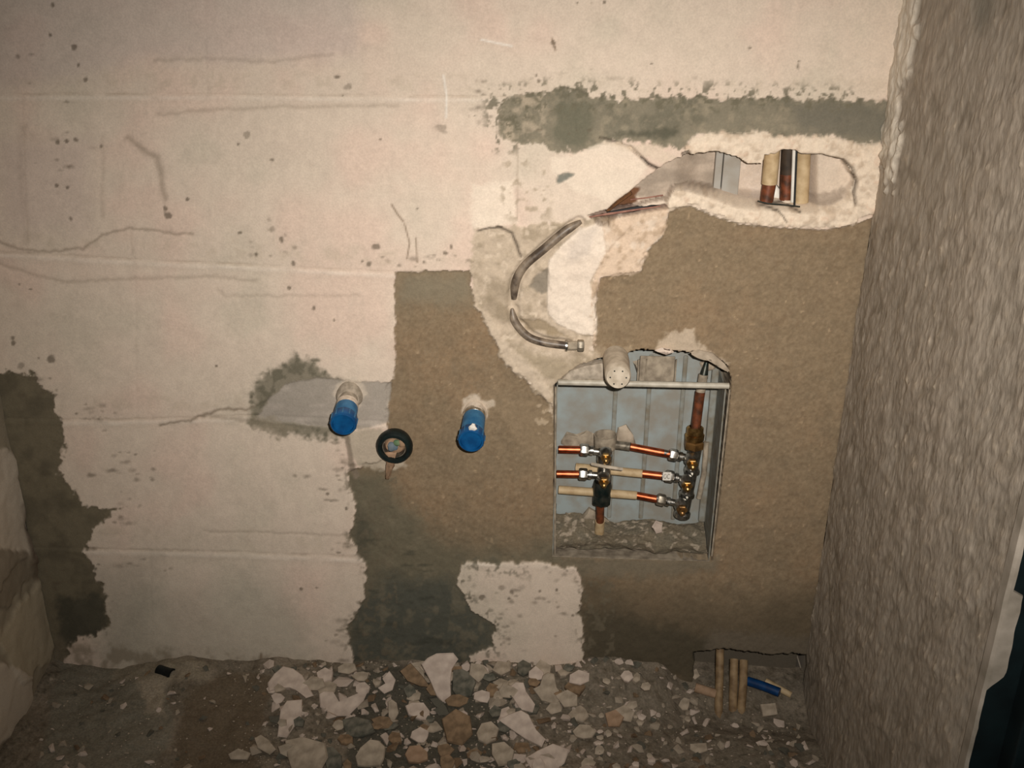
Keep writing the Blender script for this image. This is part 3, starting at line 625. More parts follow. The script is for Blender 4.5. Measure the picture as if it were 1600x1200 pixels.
# crumbled mortar lying in the foot of the box
def heap(name, x0, x1, y0, y1, f, mat, n=60):
    xx = np.linspace(x0, x1, n); yy = np.linspace(y0, y1, n//2); A, B = np.meshgrid(xx, yy); Zz = f(A, B)
    Vv = np.stack([A, B, Zz], -1).reshape(-1, 3); I = np.arange(A.size).reshape(A.shape)
    Qq = np.stack([I[:-1, :-1], I[:-1, 1:], I[1:, 1:], I[1:, :-1]], -1).reshape(-1, 4)
    cc = np.empty((A.size, 3)); cc[:] = c(118, 107, 89); k = sstep(-.2, .5, fbm(A, B, 60, 3, 4)).reshape(-1, 1); cc = cc*(1-k*.6)+c(106, 100, 86)*k*.6
    k = sstep(.3, .5, fbm(A, B, 150, 2, 6)).reshape(-1, 1); cc = cc*(1-k*.6)+c(190, 174, 154)*k*.6
    return link(name, np_mesh(name, Vv, Qq, mat, cc))
o = heap('mortar_crumbs', bx0+.003, bx1-.003, .002, BD-.002, lambda A, B: bz0+.006+.016*sstep(.0, .07, B)+.003+.007*sstep(.02, .0, B)+.008*fbm(A, B, 30, 3, 5)+.0025*fbm(A, B, 100, 2, 8)+.010*sstep(.10, .02, A)*sstep(.02, .07, B), M['floor'], 100)
tag(o, 'grey crumbled mortar lying in the bottom of the manifold box', 'mortar', kind='stuff')
# hardened mortar splashed up the box's back at left
def blob(name, poly, y, th, mat, parent=None, jag=.0015, seed=0, sub=3):
    """a rough lump whose outline is given on the plane y; real thickness th towards the room"""
    P = [Vector(W(px, py, y)) for px, py in poly]; cen = sum(P, Vector())/len(P); bm = bmesh.new(); r_ = random.Random(seed)
    rings = []
    for k, (s, h) in enumerate(((1.0, 0), (1.0, .35), (.86, .8), (.55, 1.0), (.2, 1.05))):
        rings.append([bm.verts.new(cen+(p-cen)*s+Vector((r_.uniform(-1, 1)*jag, -th*h+r_.uniform(-1, 1)*jag*.7, r_.uniform(-1, 1)*jag))) for p in P])
    n = len(P)
    for a, b in zip(rings, rings[1:]):
        for i in range(n): bm.faces.new((a[i], a[(i+1) % n], b[(i+1) % n], b[i]))
    bm.faces.new(rings[-1]); bm.faces.new(rings[0][::-1])
    return bm_obj(name, bm, mat, parent, smooth=True)
for sd_, (pl, th, mt, lb) in enumerate([
    ([(872, 820), (885, 800), (905, 808), (920, 792), (935, 800), (950, 812), (962, 830), (955, 850), (900, 856), (872, 850)], .012, 'dusty', 'grey mortar lump at the left foot of the box back'),
    ([(990, 566), (1010, 560), (1035, 562), (1056, 572), (1055, 592), (1030, 600), (1000, 596)], .012, 'dusty', 'mortar lump behind the rail at the box top'),
    ([(872, 592), (888, 574), (912, 564), (940, 560), (955, 566), (950, 590), (915, 592)], .02, 'plaster2', 'crumpled grey mortar over the left end of the rail'),
    ([(1024, 548), (1034, 543), (1048, 544), (1054, 550), (1040, 553)], .006, 'shard', 'tiny bright plaster crumb on the top edge of the box recess'),
    ([(1078, 550), (1092, 545), (1112, 552), (1130, 566), (1138, 580), (1124, 572), (1104, 560), (1086, 556)], .006, 'shard2', 'pinkish crumbly plaster lip at the upper right corner of the box recess'),
    ([(876, 690), (884, 676), (902, 680), (916, 672), (930, 678), (934, 694), (916, 698), (888, 698)], .006, 'dusty', 'dried mortar smear behind the upper left copper pipe'),
    ([(1092, 566), (1106, 562), (1122, 568), (1118, 576), (1100, 578)], .008, 'shard2', 'small pale plaster bit lodged behind the top of the right riser'),
    ([(966, 668), (980, 662), (990, 676), (992, 692), (974, 698), (962, 688)], .008, 'shard2', 'beige mortar dab between the two manifolds'),
    ]):
    o = blob('mortar_lump', pl, (BD-.001, BD-.001, .012, .002, .002, BD-.001, BD-.004, BD-.001)[sd_], th, M[mt], None, .002, sd_); tag(o, lb, 'mortar')
# protruding stub pipe above the rail
t = empty('pipe_stub', W(962, 560, .0), 'stubby dusty grey pipe poking out over the top rail of the box', 'pipe')
a = Vector(W(961, 552, .02)); b = Vector(W(966, 590, -.075)); ax = (b-a); L_ = ax.length
bm_obj('tube', lathe([(0, .019), (L_*.4, .0195), (L_*.8, .019), (L_-.004, .0188), (L_, .0165), (L_, 0)], a, ax, 24, wob=.015), M['stub'], t)
axn = ax.normalized(); _, u1, u2 = frame(axn)
for i in range(6):
    q_ = i/6*2*math.pi; bm_obj('screw_hole', lathe([(0, .0012), (.0006, .0012), (.0006, 0)], b+(u1*math.cos(q_)+u2*math.sin(q_))*.0115-axn*.0002, axn, 8), M['rubber'], t)

# ================================================================== MANIFOLDS
Y1 = .040
def P(px, py, y=Y1): return Vector(W(px, py, y))
def outlet(parent, base, nut, end, mat_n, r=.0065):
    ax = (end-base).normalized()
    bm_obj('outlet_tube', tube([base, end-ax*.001], r*.85, 14), M['nickel'], parent)
    bm_obj('union_nut', hexnut(nut-ax*.007, ax, r*1.55, .014), mat_n, parent)
    bm_obj('collar', lathe([(0, r*.9), (.001, r*1.2), (.006, r*1.2), (.007, r*.9)], nut-ax*.015, ax, 14), M['nickel'], parent)
def spindle(parent, p, mat, s=1.):
    """lockshield stem pointing at the room"""
    bm = lathe([(0, .0105*s), (.006, .0105*s), (.010, .009*s), (.014, .0075*s)], p, (0, -1, -.12), 16); bm_obj('valve_bonnet', bm, M['nickel'], parent)
    bm_obj('valve_nut', hexnut(p+Vector((0, -.013, -.001)), (0, -1, -.12), .0082*s, .007), mat, parent)
    bm_obj('valve_stem', lathe([(0, .0045*s), (.008, .004*s), (.010, .002*s), (.010, 0)], p+Vector((0, -.020, -.002)), (0, -1, -.12), 10), mat, parent)
t = empty('manifold', P(944, 790), 'left two-outlet nickel manifold with a dark body at its foot', 'manifold')
bm_obj('body', lathe([(0, .009), (.004, .0125), (.020, .013), (.026, .011), (.045, .011), (.050, .0125), (.060, .0125), (.066, .010), (.075, .010)], P(943, 762), P(946, 690)-P(943, 762), 20), M['nickel'], t)
bm_obj('end_cup', lathe([(0, .011), (.004, .017), (.012, .0185), (.028, .0185), (.028, .0165), (.012, .016), (.010, 0)], P(946, 703, .055), P(946, 672, .055)-P(946, 703, .055), 22), M['dusty'], t)
bm_obj('foot_nut', hexnut(P(941, 770, .036), P(939, 795)-P(942, 765), .016, .020), M['darkmetal'], t)
bm_obj('foot_body', lathe([(0, .0135), (.010, .0155), (.018, .0145), (.030, .013), (.034, .009)], P(942, 752, .036), P(939, 795)-P(942, 760), 20), M['darkmetal'], t)
outlet(t, P(940, 706), P(913, 703), P(897, 702.5), M['nickel']); outlet(t, P(938, 743), P(911, 741), P(896, 740.5), M['nickel'])
spindle(t, P(946, 706, .030), M['brass']); spindle(t, P(943, 744, .030), M['brass'])
bm_obj('tie_strap', tube(spline([P(925, 725, .02), P(940, 728, .008), P(958, 731, .006), P(972, 733, .012)], 4), .0028, 8), M['stub'], t)
t = empty('manifold', P(1065, 800), 'right three-outlet nickel manifold hanging under a brass coupling', 'manifold')
top = P(1086, 700, .045); 
bm_obj('body', tube([P(1086, 700, .045), P(1083, 722, .045), P(1077, 755, .045), P(1068, 796, .045)], .0105, 18, rad=[.0115, .010, .010, .0105]), M['nickel'], t)
for (px, py) in ((1082, 735), (1074, 772)):
    bm_obj('body_ring', lathe([(0, .0105), (.002, .0135), (.008, .0135), (.010, .0105)], P(px, py-4, .045), P(1068, 796)-P(1083, 722), 6), M['nickel'], t)
bm_obj('coupling_nut', hexnut(P(1084, 700, .045), P(1087, 660, .045)-P(1084, 700, .045), .0165, .014), M['brass_dull'], t)
bm_obj('coupling_ring', lathe([(0, .012), (.002, .0150), (.010, .0155), (.013, .011), (.013, .0135), (.022, .0135), (.025, .0095)], P(1085, 688, .045), P(1087, 660, .045)-P(1085, 688, .045), 20), M['brass'], t)
bm_obj('end_cap', lathe([(0, .011), (.003, .0135), (.010, .0135), (.013, .009), (.013, 0)], P(1067, 798, .045), P(1064, 812, .045)-P(1067, 798, .045), 18), M['nickel'], t)
for (a_, n_, e_, mn) in (((1080, 716), (1052, 711), (1036, 707), 'nickel'), ((1074, 750), (1046, 744.5), (1032, 743), 'nickel'), ((1064, 788), (1033, 781), (1024, 778), 'dull')):
    outlet(t, P(*a_), P(*n_), P(*e_), M[mn])
for (px, py), mn, s in (((1080, 722), 'brass', 1.1), ((1072, 756), 'brass', 1.1), ((1064, 793), 'brass_dull', 1.1)):
    spindle(t, P(px, py-6, .032), M[mn], s)
# white sticker on the middle nut: a small "C3"-like mark
p = P(1042, 744, .0275)
bm = box((p.x-.0065, p.y-.0006, p.z-.0075), (p.x+.0065, p.y, p.z+.0075)); st_ = bm_obj('tag_sticker', bm, M['white'], t, smooth=False); st_['label'] = 'white tag on the middle nut'
for ch_, dx in (('0', -.0028), ('C', .0028)):
    pts = [(math.cos(q)*.0020, math.sin(q)*.0042) for q in (np.linspace(.7, 2*math.pi-.7, 10) if ch_ == 'C' else np.linspace(.3, 2*math.pi+.1, 12))]
    bm_obj('tag_mark', tube([Vector((p.x+dx+u, p.y-.0008, p.z+v)) for u, v in pts], .0005, 6), M['dull'], st_)

def pipe(name, pts, r, mat, label, cat='pipe', n=14, group=None):
    o = bm_obj(name, tube(pts, r, n), M[mat]); return tag(o, label, cat, group)
RP = .0062
pipe('copper_pipe', [P(873, 702, .040), P(908, 702.8)], RP, 'copper', 'short bare copper pipe entering the upper outlet of the left manifold')
pipe('copper_pipe', [P(870, 740.3), P(906, 741)], RP, 'copper', 'short bare copper pipe entering the lower outlet of the left manifold')
def pipe2(base, mid, end, r, m1, m2, label):
    """a coated pipe whose end is stripped to bare metal"""
    t = empty('heating_pipe', base, label, 'pipe')
    bm_obj('coated_length', tube([base, mid], r*1.14, 14), M[m1], t); bm_obj('bare_end', tube([mid, end], r, 14), M[m2], t); return t
pipe2(P(962, 695, .052), P(985, 698, .046), P(1046, 709.5), RP, 'dull', 'copper', 'bare copper pipe into the top outlet of the right manifold')
pipe2(P(900, 730, .06), P(1004, 740, .045), P(1044, 744.5), RP, 'cream', 'copper', 'half-stripped copper pipe into the middle outlet of the right manifold')
pipe2(P(873, 765, .055), P(995, 774, .047), P(1030, 780.5), RP, 'cream', 'copper', 'cream-coated pipe running behind the left manifold to the lowest right outlet')
t = empty('riser_pipe', P(937, 830, .05), 'dark copper riser below the left manifold, cream-coated at its foot', 'pipe')
bm_obj('bare_end', tube([P(938, 792, .036), P(937.5, 816, .042)], .0068, 14), M['copper_dark'], t); bm_obj('coated_length', tube([P(937.5, 814, .042), P(936, 836, .05)], .0080, 14), M['cream'], t)
t = empty('riser_pipe', P(1088, 662, .045), 'dark copper riser climbing from the brass coupling to behind the rail', 'pipe')
bm_obj('bare_end', tube([P(1087, 668, .045), P(1094, 612, .050)], .0078, 14), M['copper_dark'], t); bm_obj('coated_length', tube([P(1093, 622, .050), P(1099, 585, .055)], .0075, 14), M['dusty'], t)
bm_obj('upper_end', tube([P(1099, 590, .055), P(1104, 566, .060)], .0058, 12, rad=[.0072, .0035]), M['darkmetal'], t)
pipe('feed_pipe', [P(1104, 690, .07), P(1100, 740, .068), P(1092, 778, .068)], .0045, 'dusty', 'thin dusty pipe standing behind the right manifold')
o = blob('plaster_chip', [(1018, 822), (1024, 814), (1036, 818), (1034, 830), (1024, 832)], .035, .006, M['shard'], None, .001, 5); tag(o, 'small white plaster chip lying in the box bottom below the right manifold', 'plaster chip')

# ================================================================== FLEXIBLE CONDUIT in the chase
def conduit(pts, label, r=.0078, rads=None):
    pp = spline([W(x_, y_, dp) for x_, y_, dp in pts], 8)
    rr = [r*(rads[0]+(1-rads[0])*min(1, i/6)) * (rads[1]+(1-rads[1])*min(1, (len(pp)-1-i)/6)) for i in range(len(pp))]
    o = bm_obj('conduit', tube(pp, r, 14, rad=rr), M['flex']); return tag(o, label, 'conduit')
conduit([(908, 346, .006), (882, 362, .001), (850, 389, -.001), (820, 415, -.002), (806, 440, -.002), (803, 467, -.001)], 'upper length of dusty dark conduit bending down out of the chase', .0064, (.5, .6))
conduit([(800, 482, .001), (805, 503, -.001), (824, 525, -.003), (850, 535, -.004), (886, 540, -.004)], 'lower length of dark conduit curving to the fitting above the box', .0058, (.35, 1))
t = empty('conduit_fitting', W(898, 540, -.004), 'shiny dusty pipe fitting at the end of the lower dark conduit', 'fitting')
a = Vector(W(883, 540, -.005)); b = Vector(W(915, 540, -.003)); ax = (b-a).normalized()
bm_obj('end_ring', lathe([(0, .006), (0, .0085), (.003, .0088), (.004, .0075)], a, ax, 16), M['nickel'], t)
bm_obj('sleeve', lathe([(.004, .0068), (.016, .0070), (.018, .0062)], a, ax, 16), M['dusty'], t); bm_obj('nut', hexnut(a+ax*.018, ax, .0095, .010), M['dull'], t)

# ================================================================== PIPES IN THE UPPER OPENING
pipe2(W(1208, 222, .024), W(1202, 287, .024), W(1196, 322, .022), .0096, 'cream', 'copper_dark', 'left cream-coated pipe in the upper opening, stripped brown at its foot')
t = empty('heating_pipe', W(1226, 316, .03), 'dark bare copper pipe in the middle of the upper opening', 'pipe')
bm_obj('coated_length', tube([W(1233, 216, .034), W(1230, 274, .032)], .0098, 14), M['umber'], t); bm_obj('bare_end', tube([W(1230, 272, .032), W(1228, 312, .030)], .0098, 14), M['copper_dark'], t)
bm_obj('white_collar', lathe([(0, .0105), (.007, .0105), (.007, .006)], W(1229, 318, .030), (0, 0, 1), 14), M['plaster'], t)
pipe('heating_pipe', [W(1256, 228, .028), W(1252, 316, .026)], .0100, 'cream', 'right fully coated cream pipe in the upper opening')
pipe('thin_tube', [W(1241, 232, .020), W(1238, 316, .018)], .0026, 'white', 'thin white tube between the middle and right pipes in the opening')
pipe('thin_tube', [W(1245, 232, .017), W(1241, 326, .012)], .0014, 'black', 'thin black wire hanging beside the thin white tube')
a = W(1119, 226, .045); b = W(1151, 332, .030)
t = empty('grey_duct', (a[0], .04, b[2]), 'flat blue-grey duct standing in the middle of the upper opening', 'duct')
xm = a[0]+(b[0]-a[0])*.3
bm_obj('narrow_side', box((a[0], .036, b[2]), (xm-.0006, .049, a[2])), M['duct'], t, smooth=False, bevel=.0008)
bm_obj('wide_side', box((xm+.0006, .034, b[2]), (b[0], .049, a[2])), M['duct'], t, smooth=False, bevel=.0012)
bm = tube(spline([W(1184, 314, .004), W(1200, 318, -.001), W(1225, 320, -.001), W(1250, 323, .0)], 5), .0011, 6)
tag(bm_obj('twig', bm, M['darkmetal']), 'thin bent wire lying on the sill under the cream pipes', 'wire')
o = blob('plaster_lump', [(1196, 296), (1210, 284), (1222, 300), (1224, 320), (1198, 320)], .05, .018, M['white'], None, .001, 9); tag(o, 'white wedge of plaster between the left and middle pipes', 'plaster')
bm = tube([W(916, 340, .004), W(945, 335, .001), W(985, 329, .002), W(1032, 322, .008)], .003, 6, rad=[.0008, .0018, .0016, .0008])
tag(bm_obj('wood_splinter', bm, M['wood']), 'pinkish wood splinter wedged along the lower lip of the chase', 'wood splinter')
bm = tube([W(948, 333, .012), W(990, 327, .012), W(1040, 316, .014)], .003, 6, rad=[.002, .004, .0015]); tag(bm_obj('wood_splinter', bm, M['black']), 'dark splinter lying behind the pinkish one in the chase', 'wood splinter')
bm = tube([W(985, 312, .016), W(1010, 309, .016), W(1036, 305, .018)], .0010, 6); tag(bm_obj('wire', bm, M['wood']), 'thin reddish wire crossing the back of the chase', 'wire')
bm = tube([W(948, 330, .016), W(962, 313, .016), W(985, 298, .016)], .007, 8, rad=[.003, .007, .006]); tag(bm_obj('rusty_pipe_bend', bm, M['rust']), 'rusty brown pipe end at the left tip of the chase', 'pipe')

# ================================================================== BLUE PLUGGED OUTLETS AND DRAIN
def water_outlet(px0, py0, px1, py1, label, light):
    a = Vector(W(px0, py0, .0)); b = Vector(W(px1, py1, -.078)); ax = (b-a); L = ax.length; ax.normalize()
    t = empty('water_outlet', a, label, 'water outlet')
    k = 1. if light else .88
    bm_obj('plaster_collar', lathe([(0, .021*k), (.006, .0205*k), (.012, .0185*k), (.016*k, .0165), (.016*k, .012)], a-ax*.006, ax, 24, wob=.07), M['plaster2' if light else 'plaster'], t)
    s0 = .034 if light else .014
    bm_obj('socket', lathe([(0, .014), (s0, .0145)], a, ax, 22), M['plaster2'] if light else M['dull'], t)
    bm_obj('threaded_sleeve', lathe([(s0-.012, .015), (s0-.010, .0168), (s0+.001, .0168), (s0+.002, .0155)], a, ax, 24), M['plaster'] if light else M['nickel'], t)
    bm_obj('plug_body', lathe([(s0, .0155), (s0+.002, .0172), (L-.022, .0176), (L-.020, .0168)], a, ax, 24), M['blue'], t)
    r = .0196
    bm = lathe([(L-.020, .015), (L-.020, r-.001), (L-.018, r), (L-.002, r), (L, r-.0015), (L, r*.82), (L-.004, r*.78), (L-.004, 0)], a, ax, 28)
    cp = bm_obj('plug_cap', bm, M['bluedark'], t)
    _, u, v = frame(ax)
    for i in range(12):
        q = i/12*2*math.pi; p = a+ax*(L-.010)+(u*math.cos(q)+v*math.sin(q))*r
        bm_obj('grip_rib', tube([p-ax*.006, p+ax*.006], .0012, 6), M['blue'], cp)
    return t, a, ax, L
water_outlet(546, 618, 536, 664, 'blue-capped water outlet with white plaster neck, in the grey chase filling', True)
t, a, ax, L = water_outlet(742, 645, 736, 690, 'blue-plugged water outlet in the brown cement, white dab on its cap', False)
p = Vector(W(739, 669, -.074)); bm_obj('plaster_dab', lathe([(-.003, .0045), (0, .0055), (.003, .0060), (.006, .004), (.0065, 0)], p, (0, -.5, .85), 9, wob=.25), M['white'], t)
# drain
cc = Vector(W(617, 695, -.006)); dax = Vector((0, -1, -.05)).normalized()
t = empty('drain_pipe', cc, 'waste pipe mouth with thick black rubber ring, stuffed with coloured rags', 'drain pipe')
bm_obj('rubber_ring', lathe([(-.004, .0195), (-.008, .0255), (0, .0285), (.006, .0290), (.011, .0275), (.014, .0250), (.014, .0205), (.010, .0185), (-.004, .0190)], cc, dax, 32), M['rubber'], t)
bm_obj('pipe_wall', lathe([(-.03, .0190), (.008, .0188), (.008, .0172), (-.03, .0172)], cc, dax, 28), M['dull'], t)
bm_obj('stuffing', lathe([(-.012, .0172), (-.002, .0170), (.004, .013), (.006, .006), (.005, 0)], cc, dax, 18, wob=.05), M['rag'], t)['label'] = 'tan rag wad'
def wad(name, px, py, r, y, mt, lb, seed):
    r_ = random.Random(seed); bm = bmesh.new(); bmesh.ops.create_icosphere(bm, subdivisions=2, radius=r)
    for v in bm.verts: v.co = Vector((v.co.x, v.co.y*.6, v.co.z))*(1+r_.uniform(-.15, .15)); v.co += Vector(W(px, py, y))
    o = bm_obj(name, bm, M[mt], t); o['label'] = lb
wad('rag', 613, 698, .0085, -.012, 'ragb', 'grey-blue rag corner', 1); wad('rag', 620, 692, .0055, -.015, 'ragg', 'green rag corner', 2); wad('rag', 628, 692, .007, -.013, 'rag', 'salmon rag corner', 3)
bm = bmesh.new(); r_ = random.Random(4)
rows = []
for k in range(9):
    f = k/8; yy = 706+f*42; wdt = 17*(1-f*.72); pts_ = [Vector(W(611-f*5+u*wdt*.5+r_.uniform(-1, 1), yy, -.014+.010*f-.002*math.cos(u*4+k))) for u in (-1, -.4, .2, .7, 1.2)]
    rows.append([bm.verts.new(p) for p in pts_])
for a_, b_ in zip(rows, rows[1:]):
    for i in range(4): bm.faces.new((a_[i], a_[i+1], b_[i+1], b_[i]))
o = bm_obj('rag_tail', bm, M['rag'], t); sm = o.modifiers.new('s', 'SOLIDIFY'); sm.thickness = .0018; o['label'] = 'rag tail hanging out over the ring'

# ================================================================== PIPES AT THE WALL FOOT, BLUE PIECE, BLACK CAP
FP_ = lambda px, py, y: Vector(W(px, py, y))
pipe('floor_pipe', [FP_(1125, 1014, .030), FP_(1124, 1060, .0), FP_(1122, 1140, -.07)], .0072, 'foot', 'left, thinnest of the cream pipes rising from the wall foot', 'pipe')
pipe('floor_pipe', [FP_(1147, 1030, .028), FP_(1146, 1070, -.004), FP_(1144, 1136, -.065)], .0074, 'foot', 'middle cream pipe at the wall foot, touching its right neighbour', 'pipe')
pipe('floor_pipe', [FP_(1162, 1032, .028), FP_(1161, 1070, -.004), FP_(1156, 1136, -.065)], .0074, 'foot', 'right cream pipe at the wall foot, nearest the blue hose piece', 'pipe')
pipe('floor_pipe', [FP_(1086, 1074, -.012), FP_(1118, 1084, -.02)], .0080, 'orange', 'short brown pipe lying across, left of the cream foot pipes', 'pipe')
a = FP_(1168, 1064, .006); b = FP_(1218, 1082, -.022)
o = bm_obj('blue_hose', tube(spline([a, (a+b)/2+Vector((0, 0, .001)), b], 5), .008, 12), M['hose']); tag(o, 'short piece of blue hose in the hole at the wall foot', 'hose')
pipe('hose_sleeve', [FP_(1196, 1064, .010), FP_(1236, 1086, -.012)], .0055, 'cream', 'thin cream sleeve lying behind the blue hose piece', 'sleeve')
a = onfloor(247, 1046, .022); b = onfloor(267, 1053, .022)
t = empty('black_cap', a, 'small black plastic cap lying on the dust near the left wall', 'cap')
A_, B_ = Vector(a), Vector(b); ax = (B_-A_).normalized(); L = (B_-A_).length+.004
bm_obj('cap_body', lathe([(0, 0), (0, .0085), (.001, .0095), (L, .0098), (L, .008), (L*.5, .0078), (L*.5, 0)], A_-Vector((0, 0, .001)), ax, 18), M['black'], t)
bm_obj('cap_rim', lathe([(L-.005, .0098), (L-.005, .0108), (L-.001, .0108), (L-.001, .0098)], A_-Vector((0, 0, .001)), ax, 18), M['black'], t)

# ================================================================== RUBBLE
def shard(poly, mat, label, name='plaster_shard', cat='plaster shard', th=.008, tilt=.35, lift=.012, seed=0):
    cx = sum(p[0] for p in poly)/len(poly); cy = max(p[1] for p in poly)
    f0 = Vector(onfloor(cx, cy, .02)); z0 = float(bed(f0.x, min(f0.y, -.002)))+lift*.4; f0 = Vector(onfloor(cx, cy, z0))
    nrm = Vector((random.uniform(-.12, .12), -tilt-random.uniform(0, .15), 1)).normalized()
    V_ = []
    for px, py in poly:
        d = Vector(ray(px, py)); s = (f0-Vector(CAM)).dot(nrm)/d.dot(nrm); V_.append(Vector(CAM)+d*s)
    cen = sum(V_, Vector())/len(V_); r_ = random.Random(seed); bm = bmesh.new()
    top = [bm.verts.new((cen+(v-cen)*.94)+nrm*(r_.uniform(-.0008, .0008))-cen) for v in V_]
    mid = [bm.verts.new(v-nrm*th*.2-cen) for v in V_]
    bot = [bm.verts.new((cen+(v-cen)*.9)-nrm*(th*r_.uniform(.8, 1.2))-cen) for v in V_]
    n = len(V_)
    for a_, b_ in ((top, mid), (mid, bot)):
        for i in range(n): bm.faces.new((a_[i], a_[(i+1) % n], b_[(i+1) % n], b_[i]))
    ct = bm.verts.new(nrm*.001)
    for i in range(n): bm.faces.new((top[i], top[(i+1) % n], ct))
    bm.faces.new(bot[::-1])
    o = bm_obj(name, bm, M[mat], smooth=False); o.location = cen; return tag(o, label, cat)
